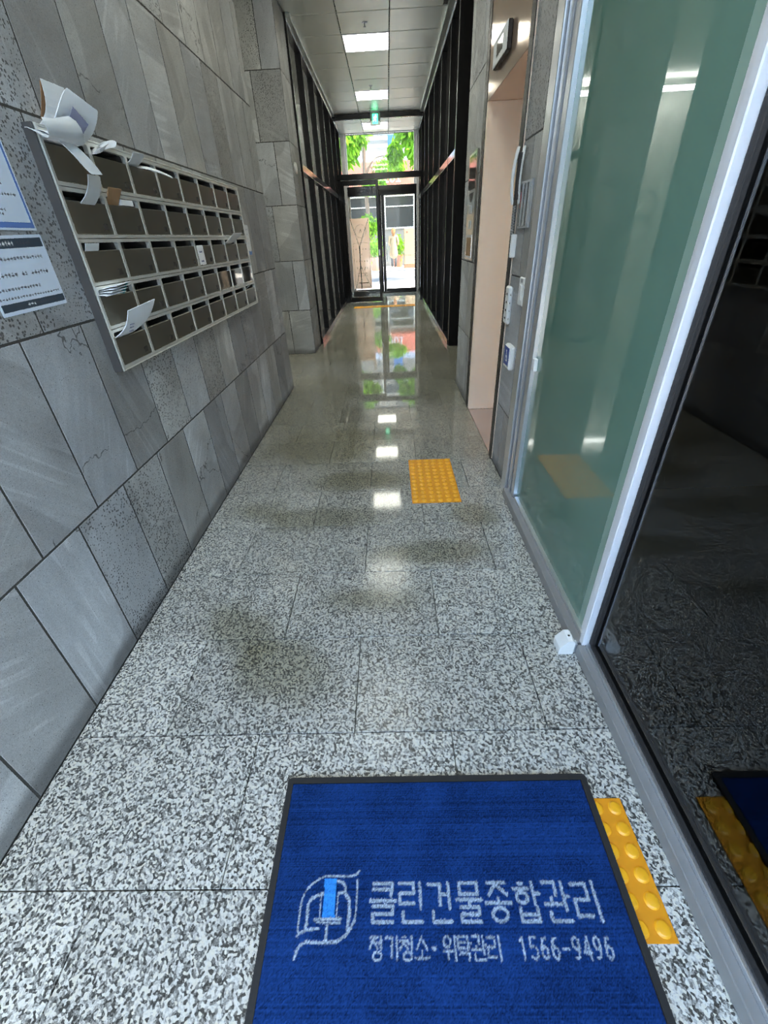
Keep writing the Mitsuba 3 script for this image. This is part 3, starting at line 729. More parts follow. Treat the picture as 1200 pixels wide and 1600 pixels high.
t = thing('notice', 'white notice with a blue border, upper of the two left of the mailboxes', 'notice')
xs = XL + 0.0005
add('sheet', box((xs, 1.30, 1.442), (xs + 0.0012, 1.602, 1.84)), 'paper_cool', t)
fr = sg.box(1.306, 1.448, 1.596, 1.834).difference(sg.box(1.314, 1.462, 1.588, 1.826))
add('border', mapped(polyprism(fr, 0, 0.0004), (xs + 0.0012, 0, 0), (0, 1, 0), (0, 0, 1), (1, 0, 0)), 'blue_edge', t)
add('print', word_rows(1.3, 1.6, [(1.76, 0.016, [(1.36, 1.55)]), (1.70, 0.008, [(1.34, 1.50)]), (1.66, 0.008, [(1.34, 1.53)]), (1.59, 0.007, [(1.34, 1.45), (1.47, 1.50)]), (1.57, 0.007, [(1.36, 1.51)]),
                                   (1.555, 0.007, [(1.36, 1.53)]), (1.53, 0.008, [(1.34, 1.57)]), (1.492, 0.007, [(1.38, 1.50)]), (1.482, 0.007, [(1.38, 1.49)])], xs + 0.0012), 'ink', t, kind='stuff')
t = thing('notice', 'white notice with dark header and footer bands, lower one left of the mailboxes', 'notice')
tilt = lambda mesh: (np.c_[mesh[0][:, 0], mesh[0][:, 1], mesh[0][:, 2] + 0.02 * (mesh[0][:, 1] - 1.6)], mesh[1])
add('sheet', tilt(box((xs, 1.318, 1.236), (xs + 0.0012, 1.607, 1.432))), 'paper_cool', t)
add('header', tilt(box((xs + 0.0012, 1.322, 1.400), (xs + 0.0016, 1.600, 1.424))), 'navy_print', t)
add('footer', tilt(box((xs + 0.0012, 1.326, 1.246), (xs + 0.0016, 1.603, 1.266))), 'navy_print', t)
add('print', [tilt(q) for q in word_rows(1.3, 1.6, [(1.375, 0.010, [(1.34, 1.57)]), (1.335, 0.012, [(1.34, 1.44), (1.46, 1.48), (1.50, 1.58)]), (1.30, 0.009, [(1.34, 1.52)]), (1.278, 0.007, [(1.33, 1.59)])], xs + 0.0012)], 'ink', t, kind='stuff')
add('heading', [tilt(q) for q in word_rows(1.3, 1.6, [(1.412, 0.012, [(1.42, 1.475)]), (1.256, 0.008, [(1.43, 1.46)])], xs + 0.0016)], 'paper', t, kind='stuff')
add('heading', [tilt(q) for q in word_rows(1.3, 1.6, [(1.412, 0.012, [(1.49, 1.545)]), (1.256, 0.008, [(1.47, 1.56)])], xs + 0.0016)], 'ink', t, kind='stuff')
t = thing('notice', 'small white notice with a violet-blue foot, right of the mailboxes', 'notice')
add('sheet', box((xs, 3.93, 1.30), (xs + 0.0012, 4.05, 1.50)), 'paper', t)
add('foot', box((xs + 0.0012, 3.935, 1.302), (xs + 0.0016, 4.045, 1.325)), 'blue_edge', t)
add('print', word_rows(0, 0, [(1.47, 0.008, [(3.95, 4.03)]), (1.44, 0.006, [(3.95, 4.02)]), (1.41, 0.006, [(3.95, 4.03)]), (1.38, 0.006, [(3.95, 4.0)])], xs + 0.0012), 'ink_pale', t, kind='stuff')
t = thing('wall_disc', 'small white round disc fixed to the stone pier beside the black window wall', 'wall fixture')
v, f = lathe([(0.0, 0.02), (0.05, 0.018), (0.06, 0.0)], (0, 0, 0), 20)
add('cover', mapped((v[:, [0, 1, 2]], f), (-1.0895, 6.62, 2.12), (0, 1, 0), (0, 0, 1), (1, 0, 0)), 'white_plastic', t, smooth=40)

# ------------------------------------------------------------------ elevator
el = thing('elevator', 'elevator doorway lined in rose-coloured steel in the right wall', 'elevator')
add('far_jamb', box((0.695, 3.845, 0.004), (1.05, 3.884, 2.099), 0.002), 'rose_steel', el)
add('header', box((0.695, 2.845, 2.10), (1.05, 3.884, 2.93), 0.002), 'rose_header', el)
add('near_jamb', box((0.692, 2.801, 0.004), (1.05, 2.844, 2.93), 0.002), 'rose_steel', el)
add('edge_trim', box((0.688, 2.79, 0.004), (0.6918, 2.862, 2.93), 0.001), 'dark_steel', el)
add('edge_trim', box((0.692, 3.8845, 0.004), (0.6988, 3.985, 2.93), 0.001), 'dark_steel', el)
add('sill', box((0.7005, 2.8445, -0.011), (1.0, 3.8445, 0.0025)), 'rose_sill', el)
for ya, yb in ((2.85, 3.342), (3.346, 3.842)):
    add('door_panel', box((1.0, ya, 0.004), (1.03, yb, 2.095), 0.002), 'rose_steel', el)
add('back', box((1.031, 2.80, 0.004), (1.049, 3.88, 2.93)), 'dark_steel', el)
t = thing('floor_indicator', 'grey elevator floor display plate above the elevator doorway', 'display')
add('housing', box((0.670, 3.26, 2.19), (0.6945, 3.62, 2.305), 0.004), 'dark_steel', t)
add('face', box((0.666, 3.262, 2.192), (0.6698, 3.618, 2.303), 0.001), 'paper_grey', t)
add('screen', box((0.6655, 3.36, 2.22), (0.6659, 3.52, 2.28)), 'shop_glass', t)
t = thing('elevator_call_station', 'tall polished steel elevator call panel on the stone pier beside the elevator', 'control panel')
add('plate', box((0.684, 4.08, 1.18), (0.6985, 4.44, 1.895), 0.003), 'steel', t)
add('screen', box((0.6832, 4.11, 1.66), (0.6838, 4.41, 1.875)), 'shop_glass', t)
disc = shapely.intersection(sg.Point(0, 0).buffer(0.12, quad_segs=12), sg.box(-0.2, -0.2, 0.2, -0.06))
add('speaker_arc', mapped(polyprism(disc, 0, 0.0008), (0.6838, 4.26, 1.70), (0, -1, 0), (0, 0, 1), (-1, 0, 0)), 'dark_steel', t)
for zz in (1.50, 1.40):
    add('button', box((0.679, 4.20, zz), (0.6838, 4.32, zz + 0.06), 0.002), 'silver', t)
add('notice_card', box((0.6828, 4.14, 1.21), (0.6838, 4.38, 1.34)), 'brown_card', t)
add('card_frame', mapped(polyprism(sg.box(4.12, 1.195, 4.40, 1.36).difference(sg.box(4.14, 1.21, 4.38, 1.34)), 0, 0.003), (0.684, 0, 0), (0, 1, 0), (0, 0, 1), (-1, 0, 0)), 'silver', t)

# ------------------------------------------------------------------ fittings on the near stone wall
t = thing('interphone', 'white wall interphone with a slim curved handset beside the elevator', 'interphone')
ys0 = 2.745
bk = smooth_curve([(0.690, ys0, 1.722), (0.684, ys0, 1.66), (0.681, ys0, 1.58), (0.690, ys0, 1.492)], 14)
v, f = tube(bk, 0.0065, 12)
v[:, 1] = ys0 + (v[:, 1] - ys0) * 3.4
add('base', (v, f), 'white_plastic', t, smooth=40)
hs = smooth_curve([(0.662, ys0, 1.722), (0.650, ys0, 1.66), (0.645, ys0, 1.58), (0.656, ys0, 1.490)], 14)
v, f = tube(hs, [0.006] + [0.0075] * 12 + [0.006], 12)
v[:, 1] = ys0 + (v[:, 1] - ys0) * 2.2
add('handset', (v, f), 'white_plastic', t, smooth=40)
add('cradle', box((0.664, ys0 - 0.012, 1.51), (0.684, ys0 + 0.012, 1.70), 0.003), 'black_plastic', t)
cord = [(0.672 + 0.008 * math.cos(a * 2.2), ys0 + 0.015 + 0.008 * math.sin(a * 2.2), 1.485 - 0.13 * a / 30) for a in np.linspace(0, 30, 120)]
add('cord', tube(cord, 0.002, 6), 'grey_plastic', t, smooth=40)
t = thing('fuse_cover', 'short white cover strip hanging below the interphone cord', 'cover')
add('body', box((0.67, ys0 + 0.0, 1.25), (0.6995, ys0 + 0.02, 1.36), 0.004), 'white_plastic', t)
t = thing('grille_plate', 'grey metal plate with three vertical slots and a red mark beside the interphone', 'wall plate')
add('plate', box((0.688, 2.53, 1.385), (0.6995, 2.725, 1.58), 0.002), 'grey_plastic', t)
for i, yy in enumerate((2.545, 2.605, 2.665)):
    add('slot_strip', box((0.684, yy, 1.395), (0.6878, yy + 0.022, 1.57), 0.001), 'silver', t)
    add('groove', box((0.6872, yy + 0.0225, 1.395), (0.6879, yy + 0.052, 1.57)), 'black_plastic', t)
add('mark', box((0.6862, 2.691, 1.47), (0.6873, 2.708, 1.54)), 'red_print', t)
t = thing('switch_plate', 'slim white rocker plate on the stone beside the silver glass frame', 'switch')
add('plate', box((0.688, 2.465, 1.04), (0.6995, 2.555, 1.172), 0.004), 'white_plastic', t)
add('rocker', box((0.682, 2.487, 1.065), (0.6878, 2.533, 1.14), 0.003), 'white_plastic', t)
add('sensor', box((0.6870, 2.49, 1.147), (0.6878, 2.53, 1.165), 0.001), 'grey_plastic', t)
t = thing('outlet_box', 'white slotted box seen edge-on at the elevator side of the stone strip', 'wall box')
add('body', box((0.676, 2.70, 0.915), (0.6995, 2.785, 1.112), 0.008), 'white_plastic', t)
for i in range(4):
    add('port', box((0.6753, 2.73, 0.940 + 0.042 * i), (0.6759, 2.755, 0.952 + 0.042 * i)), 'black_plastic', t)
    add('side_slot', box((0.684, 2.6994, 0.941 + 0.042 * i), (0.688, 2.6999, 0.950 + 0.042 * i)), 'black_plastic', t)
t = thing('call_button', 'white emergency call box with a blue symbol face low on the stone strip', 'call button')
add('body', box((0.664, 2.50, 0.70), (0.6995, 2.625, 0.832), 0.010), 'white_plastic', t)
add('face', box((0.6628, 2.512, 0.722), (0.6639, 2.613, 0.822), 0.0005), 'blue_print', t)
sym = shapely.union_all([sg.Point(-0.006, 0.028).buffer(0.006), sg.LineString([(-0.006, 0.018), (-0.003, -0.004), (0.014, -0.006), (0.022, -0.024)]).buffer(0.0035), sg.Point(-0.001, -0.012).buffer(0.018).difference(sg.Point(-0.001, -0.012).buffer(0.0135))])
add('symbol', mapped(polyprism(sym, 0, 0.0006), (0.6628, 2.562, 0.772), (0, -1, 0), (0, 0, 1), (-1, 0, 0)), 'paper', t)

# ------------------------------------------------------------------ glass shop front on the right
w3 = thing('window_3', kind='structure')
add('kerb', box((0.662, 1.105, 0), (0.76, 2.30, 0.05), 0.003), 'kerb_stone', w3)
add('kerb', box((0.668, Y0, 0), (0.76, 1.095, 0.05), 0.003), 'kerb_stone', w3)
add('bottom_channel', box((0.694, 1.118, 0.0505), (0.735, 2.16, 0.066), 0.002), 'silver', w3)
add('bottom_channel', box((0.694, Y0, 0.0505), (0.735, 1.083, 0.066), 0.002), 'silver', w3)
add('post', box((0.672, 2.305, 0.0), (0.735, 2.395, ZC), 0.003), 'silver', w3)
add('post', box((0.684, 2.245, 0.0505), (0.735, 2.285, ZC), 0.003), 'silver', w3)
add('gasket', box((0.700, 2.2852, 0.0505), (0.735, 2.3048, ZC)), 'rubber', w3)
add('post', box((0.690, 2.175, 0.0505), (0.735, 2.23, ZC), 0.003), 'silver', w3)
add('gasket', box((0.700, 2.2302, 0.0505), (0.735, 2.2448, ZC)), 'rubber', w3)
add('wall_trim', box((0.692, 2.3955, 0.0), (0.6998, 2.402, ZC)), 'rubber', w3)
add('corner_post', box((0.682, 1.087, 0.0505), (0.745, 1.114, ZC), 0.003), 'white_metal', w3)
add('post_foot', [box((0.660, 1.096, 0.001), (0.672, 1.1045, 0.05), 0.001), box((0.664, 1.1047, 0.001), (0.672, 1.117, 0.0502), 0.001)], 'silver', w3)
add('film_pane', box((0.712, 1.205, 0.0665), (0.722, 2.1745, ZC)), 'green_film', w3)
add('edge_strip', box((0.710, 1.165, 0.0665), (0.722, 1.2045, ZC)), 'pale_film', w3, label='pale green strip')
add('edge_strip', box((0.706, 1.115, 0.0665), (0.722, 1.1645, ZC), 0.002), 'white_metal', w3)
add('gasket', box((0.705, 1.066, 0.0665), (0.735, 1.0865, ZC), 0.002), 'rubber', w3)
add('gasket', box((0.704, Y0, 0.0665), (0.732, 1.0655, 0.075), 0.001), 'rubber', w3)
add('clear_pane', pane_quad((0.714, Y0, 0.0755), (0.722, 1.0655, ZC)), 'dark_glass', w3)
t = thing('glass_tag', 'tiny white latch tag on the glass frame beside the stone strip', 'latch')
add('body', box((0.692, 2.14, 0.79), (0.7115, 2.172, 0.85), 0.003), 'white_plastic', t)
t = thing('door_stop', 'small white plastic block on the floor at the foot of the glass corner post', 'door stop')
pr = sg.Polygon([(0.0, 0.0), (0.055, 0.0), (0.055, 0.06), (0.045, 0.07), (0.028, 0.07), (0.012, 0.05), (0.0, 0.035)])
v, f = polyprism(pr, 0, 0.06)
add('body', mapped((v, f), (0.604, 1.15, 0.001), (1, 0, 0), (0, 0, 1), (0, -1, 0)), 'white_plastic', t)
add('screw', lathe([(0.0, 0.0712), (0.004, 0.0712), (0.004, 0.0705)], (0.642, 1.12, 0.0009), 10), 'black_plastic', t)

# ------------------------------------------------------------------ yellow tactile tiles
def tactile(x0, x1, y0, y1, z, label, nx, ny, strip=False):
    t = thing('tactile_tile', label, 'tactile tile')
    add('base', box((x0, y0, 0.0008), (x1, y1, z), 0.0015), 'yellow_base_shaded', t)
    dx, dy = (x1 - x0) / nx, (y1 - y0) / ny
    r0 = 0.34 * min(dx, dy)
    for i in range(nx):
        for j in range(ny):
            c = (x0 + dx * (i + 0.5), y0 + dy * (j + 0.5), z)
            add('dome', lathe([(r0 * 1.08, -0.0002), (r0, 0.0012), (r0 * 0.86, 0.0043), (r0 * 0.7, 0.0054), (0.0, 0.0056)], c, 16), 'yellow_rubber', t, smooth=35)
    return t


tactile(0.3105, 0.6115, 0.289, 0.589, 0.003, 'yellow tactile tile with raised dots half under the blue door mat', 6, 6)
tactile(0.1, 0.400, 2.2245, 2.5265, 0.003, 'nearer of two joined yellow tactile tiles in the middle of the corridor floor', 6, 6)
tactile(0.1, 0.400, 2.5275, 2.8285, 0.003, 'farther of two joined yellow tactile tiles in the middle of the corridor floor', 6, 6)
t = thing('tactile_strip', 'narrow yellow tactile strip on the floor in front of the far glass doors', 'tactile tile')
add('base', box((-0.83, 10.9, 0.0008), (0.60, 11.2, 0.004), 0.001), 'yellow_rubber', t)
dots = [lathe([(0.017, 0.0), (0.015, 0.004), (0.0, 0.0045)], (-0.80 + 0.05 * i, 10.925 + 0.05 * j, 0.004), 8) for i in range(28) for j in range(6)]
add('dots', dots, 'yellow_rubber', t, kind='stuff')

# ------------------------------------------------------------------ blue door mat with woven lettering
t = thing('door_mat', 'blue carpet door mat with pale woven lettering and a black rubber border', 'door mat')
MX0, MX1, MY0, MY1 = -0.352, 0.534, 0.005, 0.652
rim = sg.box(MX0, MY0, MX1, MY1).buffer(-0.012).buffer(0.012, quad_segs=4).difference(sg.box(MX0 + 0.017, MY0 + 0.017, MX1 - 0.017, MY1 - 0.017))
vm, fm = polyprism(rim, 0.0095, 0.0125)
add('border', [(vm, fm)], 'rubber', t)
strokes = []                                                    # (polyline, half width)


def S(pts, w):
    strokes.append((np.array(pts, float), w))


JAMO = {'g': [[(0, 1), (1, 1), (.92, 0)]], 'k': [[(0, 1), (1, 1), (.92, 0)], [(0, .5), (.95, .5)]], 'n': [[(0, 1), (0, 0), (1, 0)]], 'r': [[(0, 1), (1, 1), (1, .5), (0, .5), (0, 0), (1, 0)]],
        'm': [[(0, 0), (0, 1), (1, 1), (1, 0), (0, 0)]], 'j': [[(0, 1), (1, 1)], [(.5, 1), (0, 0)], [(.5, .8), (1, 0)]], 'c': [[(.35, 1.1), (.65, 1.1)], [(0, .75), (1, .75)], [(.5, .75), (0, 0)], [(.5, .6), (1, 0)]],
        's': [[(.5, 1), (0, 0)], [(.5, .75), (1, 0)]], 'o': [[(.5 + .5 * math.cos(a), .5 + .5 * math.sin(a)) for a in np.linspace(0, 2 * math.pi, 17)]],
        'h': [[(.35, 1.05), (.65, 1.05)], [(0, .76), (1, .76)], [(.5 + .38 * math.cos(a), .28 + .28 * math.sin(a)) for a in np.linspace(0, 2 * math.pi, 15)]],
        'b': [[(0, 1), (0, 0), (1, 0), (1, 1)], [(0, .5), (1, .5)]], 't': [[(1, 1), (0, 1), (0, 0), (1, 0)], [(0, .5), (1, .5)]]}
SYL = {'클': [('k', .1, .68, .9, 1), [(0, .54), (1, .54)], ('r', .1, 0, .9, .40)], '린': [('r', .02, .46, .6, 1), [(.86, .34), (.86, 1)], ('n', .14, 0, .9, .24)],
       '건': [('g', .04, .42, .52, .96), [(.86, .34), (.86, 1)], [(.6, .7), (.86, .7)], ('n', .18, 0, .9, .24)], '물': [('m', .14, .70, .86, 1), [(0, .55), (1, .55)], [(.5, .55), (.5, .44)], ('r', .14, 0, .86, .36)],
       '종': [('j', .14, .68, .86, 1), [(0, .46), (1, .46)], [(.5, .46), (.5, .58)], ('o', .2, 0, .8, .34)], '합': [('h', .02, .46, .6, .95), [(.78, .4), (.78, 1)], [(.78, .7), (1, .7)], ('b', .16, 0, .84, .32)],
       '관': [('g', .06, .66, .54, 1), [(0, .42), (.66, .42)], [(.3, .42), (.3, .58)], [(.8, .28), (.8, 1)], [(.8, .62), (1, .62)], ('n', .16, 0, .9, .22)], '리': [('r', .04, .12, .6, .95), [(.9, 0), (.9, 1)]],
       '정': [('j', .02, .48, .58, .96), [(.86, .38), (.86, 1)], [(.62, .72), (.86, .72)], ('o', .26, 0, .88, .34)], '기': [('g', .06, .12, .56, .95), [(.9, 0), (.9, 1)]],
       '청': [('c', .02, .46, .58, .92), [(.86, .38), (.86, 1)], [(.62, .70), (.86, .70)], ('o', .26, 0, .88, .34)], '소': [('s', .12, .46, .88, 1), [(0, .1), (1, .1)], [(.5, .1), (.5, .38)]],
       '위': [('o', .08, .54, .58, 1), [(0, .36), (.7, .36)], [(.36, .36), (.36, .06)], [(.9, 0), (.9, 1)]], '탁': [('t', .04, .48, .56, .98), [(.78, .4), (.78, 1)], [(.78, .7), (1, .7)], ('g', .16, 0, .84, .28)],
       '1': [[(.2, .82), (.5, 1), (.5, 0)]], '5': [[(.9, 1), (.15, 1), (.12, .56), (.6, .6), (.9, .42), (.85, .12), (.5, 0), (.1, .1)]],
       '6': [[(.8, .95), (.4, .9), (.12, .5), (.15, .15), (.5, 0), (.85, .15), (.85, .45), (.5, .58), (.18, .42)]], '-': [[(.1, .45), (.9, .45)]],
       '9': [[(.2, .05), (.6, .1), (.88, .5), (.85, .85), (.5, 1), (.15, .85), (.15, .55), (.5, .42), (.82, .58)]], '4': [[(.75, 0), (.75, 1), (.05, .3), (1, .3)]]}


def write(text, x0, y0, w, h, pitch, hw):
    for i, ch in enumerate(text):
        for s in SYL.get(ch, []):
            if isinstance(s, tuple):
                j, a, b, c, d = s
                for l in JAMO[j]:
                    S([(x0 + i * pitch + (a + (c - a) * q[0]) * w, y0 + (b + (d - b) * q[1]) * h) for q in l], hw)
            else:
                S([(x0 + i * pitch + q[0] * w, y0 + q[1] * h) for q in s], hw)


write('클린건물종합관리', -0.094, 0.326, 0.060, 0.072, 0.0703, 0.0036)
write('정기청소', -0.094, 0.262, 0.031, 0.039, 0.0350, 0.0021)
S([(0.053, 0.281), (0.056, 0.281)], 0.004)
write('위탁관리', 0.074, 0.262, 0.031, 0.039, 0.0335, 0.0021)
write('1566-9496', 0.247, 0.263, 0.0175, 0.036, 0.0238, 0.0022)
LOGO = [([(-0.2646, 0.266), (-0.2616, 0.2781), (-0.2543, 0.2868), (-0.243, 0.2924), (-0.2218, 0.2911), (-0.1921, 0.2916), (-0.1678, 0.2934), (-0.1494, 0.3041), (-0.1396, 0.3157), (-0.1308, 0.3301)], .0030),
        ([(-0.1308, 0.3301), (-0.1284, 0.3505), (-0.1283, 0.3701), (-0.1283, 0.3903), (-0.1288, 0.4051)], .0020),
        ([(-0.1251, 0.4241), (-0.1314, 0.4165), (-0.1485, 0.4128), (-0.1793, 0.413), (-0.2103, 0.414), (-0.225, 0.4087), (-0.2428, 0.3983), (-0.256, 0.3851), (-0.263, 0.3708), (-0.2649, 0.3539), (-0.2652, 0.3347), (-0.2656, 0.3161), (-0.262, 0.3058)], .0022),
        ([(-0.2649, 0.3019), (-0.2597, 0.3077), (-0.2462, 0.3122), (-0.2304, 0.3141), (-0.2162, 0.3147)], .0026), ([(-0.2455, 0.3135), (-0.2461, 0.3346), (-0.2472, 0.3594), (-0.2387, 0.3706), (-0.2136, 0.3791)], .0032),
        ([(-0.2172, 0.3777), (-0.2163, 0.3564), (-0.2163, 0.3359)], .0013), ([(-0.1756, 0.3746), (-0.1753, 0.3562), (-0.1755, 0.3364)], .0013),
        ([(-0.1784, 0.4039), (-0.1667, 0.4009), (-0.1575, 0.3934), (-0.1575, 0.3817), (-0.1741, 0.3789)], .0028), ([(-0.1573, 0.3788), (-0.147, 0.3673), (-0.1451, 0.3533), (-0.1454, 0.3329), (-0.1475, 0.3131)], .0036),
        ([(-0.2275, 0.3312), (-0.1661, 0.3323)], .0032), ([(-0.2214, 0.3265), (-0.1672, 0.325)], .0024), ([(-0.1966, 0.3224), (-0.1965, 0.3068), (-0.1966, 0.2929)], .0028)]
for pl, w in LOGO:
    S(pl, w)
step = 0.0024
gx = np.arange(MX0 + 0.016, MX1 - 0.016, step)
gy = np.arange(MY0 + 0.016, MY1 - 0.016, step)
X, Y = np.meshgrid(gx, gy, indexing='ij')
ink = np.zeros(X.shape)
jit = rng.normal(0, 0.0006, X.shape)
for pl, w in strokes:
    for a, b in zip(pl[:-1], pl[1:]):
        lo, hi = np.minimum(a, b) - 3 * w, np.maximum(a, b) + 3 * w
        i0, i1 = np.searchsorted(gx, lo[0]), np.searchsorted(gx, hi[0])
        j0, j1 = np.searchsorted(gy, lo[1]), np.searchsorted(gy, hi[1])
        if i1 <= i0 or j1 <= j0:
            continue
        xx, yy = X[i0:i1, j0:j1], Y[i0:i1, j0:j1]
        d = b - a
        s = np.clip(((xx - a[0]) * d[0] + (yy - a[1]) * d[1]) / max(d @ d, 1e-12), 0, 1)
        dist = np.hypot(xx - a[0] - s * d[0], yy - a[1] - s * d[1]) + jit[i0:i1, j0:j1]
        ink[i0:i1, j0:j1] = np.maximum(ink[i0:i1, j0:j1], np.clip((w - dist) / 0.0012 + 0.5, 0, 1))
blue = shapely.contains_xy(sg.Polygon([(-0.2116, 0.4094), (-0.1818, 0.4092), (-0.1799, 0.335), (-0.2099, 0.3352)]), X.ravel(), Y.ravel()).reshape(X.shape)
pts3 = np.stack([X, Y, np.zeros_like(X)], -1)
rowv = rng.normal(0, 1, X.shape[1])[None, :]
var = rng.normal(0, 1, X.shape)
shade = np.clip(0.80 + 0.16 * var + 0.10 * rowv + 0.5 * (meshkit.fbm(pts3 * 14, 3) - 0.5), 0.35, 1.6)[..., None]
col = np.array([0.009, 0.038, 0.165]) * shade
col = col * (1 - ink[..., None]) + np.array([0.36, 0.44, 0.56]) * (0.75 + 0.22 * var[..., None]) * ink[..., None]
col = np.where((blue & (ink < 0.5))[..., None], np.array([0.035, 0.24, 0.72]) * (0.95 + 0.12 * var[..., None]), col)
Z = 0.0122 + 0.0006 * var + 0.0003 * rowv + 0.0012 * (meshkit.fbm(pts3 * 90, 2, 3) - 0.5)
Z[[0, -1], :] = 0.0095
Z[:, [0, -1]] = 0.0095
n0, n1 = X.shape
idx = np.arange(n0 * n1).reshape(n0, n1)
q = np.stack([idx[:-1, :-1], idx[1:, :-1], idx[1:, 1:], idx[:-1, 1:]], -1).reshape(-1, 4)
add('pile', (np.stack([X, Y, Z], -1).reshape(-1, 3), q), 'carpet', t, smooth=True, color=np.clip(col, 0, 1).reshape(-1, 3))
add('backing', box((MX0 + 0.001, MY0 + 0.001, 0.0088), (MX1 - 0.001, MY1 - 0.001, 0.0094)), 'rubber', t)
add('underlay', box((MX0 + 0.001, MY0 + 0.001, 0.0006), (0.308, MY1 - 0.001, 0.0087)), 'rubber', t)

# ------------------------------------------------------------------ street outside the far doors
add('pavement', box((-14, 14.151, -0.25), (14, 17.6, -0.012)), 'paver', kind='structure')
add('road', box((-14, 17.6, -0.25), (14, 23.4, -0.03)), 'asphalt', kind='structure')
add('pavement', box((-14, 23.4, -0.25), (14, 40, -0.0)), 'paver', kind='structure')
add('pavement', box((-14, -20, -0.25), (14, Y0 - 0.001, -0.012)), 'paver', kind='structure')
nb = thing('neighbour_building', 'grey building added behind the entrance to cut low sky, mirrored faintly in the door glass', 'building')  # unseen, added to block low sky and dim reflections in the doors
add('wall', box((-14, -19, 0), (14, -16, 6.8)), 'shop_wall', nb)
for z in (1.0, 4.4):
    for x0 in (-9, -5.5, -2, 1.5, 5):
        f = add('window', box((x0, -16, z), (x0 + 1.8, -15.95, z + 1.5), 0.01), 'shop_frame', nb)
        add('pane', box((x0 + 0.1, -15.949, z + 0.1), (x0 + 1.7, -15.94, z + 1.4)), 'shop_glass', f)
t = thing('x_banner', 'peach banner on a thin black stand, seen from behind in the glass vestibule', 'banner')
by, bw = 13.45, 0.0
bx0, bx1, bz0, bz1 = -0.97, -0.47, 0.17, 1.80
gridb = [[(a, by + 0.06 + 0.02 * math.sin(3.1 * (z - bz0) / 1.63), z) for a in np.linspace(bx0, bx1, 5)] for z in np.linspace(bz0, bz1, 10)]
g = np.array(gridb)
h_, w_ = g.shape[:2]
idq = np.arange(h_ * w_).reshape(h_, w_)
add('cloth', (g.reshape(-1, 3), np.stack([idq[:-1, :-1], idq[:-1, 1:], idq[1:, 1:], idq[1:, :-1]], -1).reshape(-1, 4)), 'banner_cloth', t, smooth=True)
cxm = (bx0 + bx1) / 2
prn = [sg.Point(cxm + 0.02, 1.52).buffer(0.15).difference(sg.Point(cxm + 0.02, 1.52).buffer(0.142)), sg.LineString([(cxm - 0.02, 1.48), (cxm + 0.02, 1.56), (cxm + 0.05, 1.50), (cxm + 0.02, 1.49)]).buffer(0.006),
       sg.box(bx0 + 0.09, 0.25, bx1 - 0.06, 1.22).buffer(0.04).difference(sg.box(bx0 + 0.09, 0.25, bx1 - 0.06, 1.22).buffer(0.033))]
for zz, aa in ((1.10, (0, .18, .26)), (0.98, (.14,)), (0.82, (0, .07, .14, .21, .28)), (0.66, (0, .14, .22, .28)), (0.62, (.06, .2))):
    prn += [sg.box(bx0 + 0.11 + a, zz, bx0 + 0.135 + a, zz + 0.03) for a in aa]
prn += [sg.box(bx0 + 0.12, z, bx1 - 0.1, z + 0.012) for z in (0.54, 0.48)] + [sg.box(bx0 + 0.14, 0.30, bx1 - 0.09, 0.325)]
add('print', mapped(polyprism(shapely.union_all(prn), 0, 0.001), (0, by + 0.052, 0), (1, 0, 0), (0, 0, 1), (0, -1, 0)), 'banner_ink', t)
hub, low, kn = (cxm - 0.03, by, 1.17), (cxm - 0.03, by, 0.12), (cxm - 0.03, by, 0.72)
add('pole', [tube([low, hub], 0.011, 8), tube([(hub[0], by, 1.12), (hub[0], by, 1.18)], 0.018, 8), tube([(hub[0], by, 0.70), (hub[0], by, 0.74)], 0.018, 8)], 'black_plastic', t)
for a, b in (((hub), (bx0 + 0.01, by + 0.055, bz1 - 0.01)), (hub, (bx1 - 0.01, by + 0.055, bz1 - 0.01)), (kn, (bx0 + 0.06, by + 0.06, bz0 + 0.02)), (kn, (bx1 - 0.005, by + 0.055, bz0 + 0.02))):
    add('arm', tube([a, b], 0.005, 6), 'black_plastic', t)
add('base', [box((-0.98, by - 0.16, 0.0005), (-0.66, by + 0.10, 0.12), 0.008), box((-0.659, by - 0.08, 0.0005), (-0.56, by + 0.1, 0.10), 0.008)], 'black_plastic', t)

ys = 27.0
sh = thing('shop_building', 'shop building across the street with a salmon sign fascia over dark windows', 'building')
add('wall', [box((-9, ys, 0), (9, ys + 4, 11)), box((-9, ys - 0.05, 0), (9, ys, 0.35))], 'shop_wall', sh)
add('fascia', box((-5.2, ys - 0.5, 3.40), (5.5, ys - 0.02, 4.42), 0.02), 'salmon', sh)
add('upper_band', box((-5.2, ys - 0.42, 4.44), (5.5, ys - 0.02, 4.80), 0.01), 'sky_band', sh)
for x0, x1 in ((-4.2, -2.3), (-2.1, -0.3), (-0.1, 1.45), (1.7, 3.6)):
    f = add('window', [box((x0, ys - 0.1, 1.68), (x1, ys - 0.02, 1.76)), box((x0, ys - 0.1, 3.05), (x1, ys - 0.02, 3.13)), box((x0, ys - 0.1, 1.7605), (x0 + 0.07, ys - 0.02, 3.0495)), box((x1 - 0.07, ys - 0.1, 1.7605), (x1, ys - 0.02, 3.0495)),
                       box((x0 + 0.0705, ys - 0.1, 2.62), (x1 - 0.0705, ys - 0.02, 2.68))], 'shop_frame', sh)
    add('pane', box((x0 + 0.0705, ys - 0.05, 1.7605), (x1 - 0.0705, ys - 0.021, 2.6195)), 'shop_glass', f)
    add('pane', box((x0 + 0.0705, ys - 0.05, 2.6805), (x1 - 0.0705, ys - 0.021, 3.0495)), 'shop_glass', f)
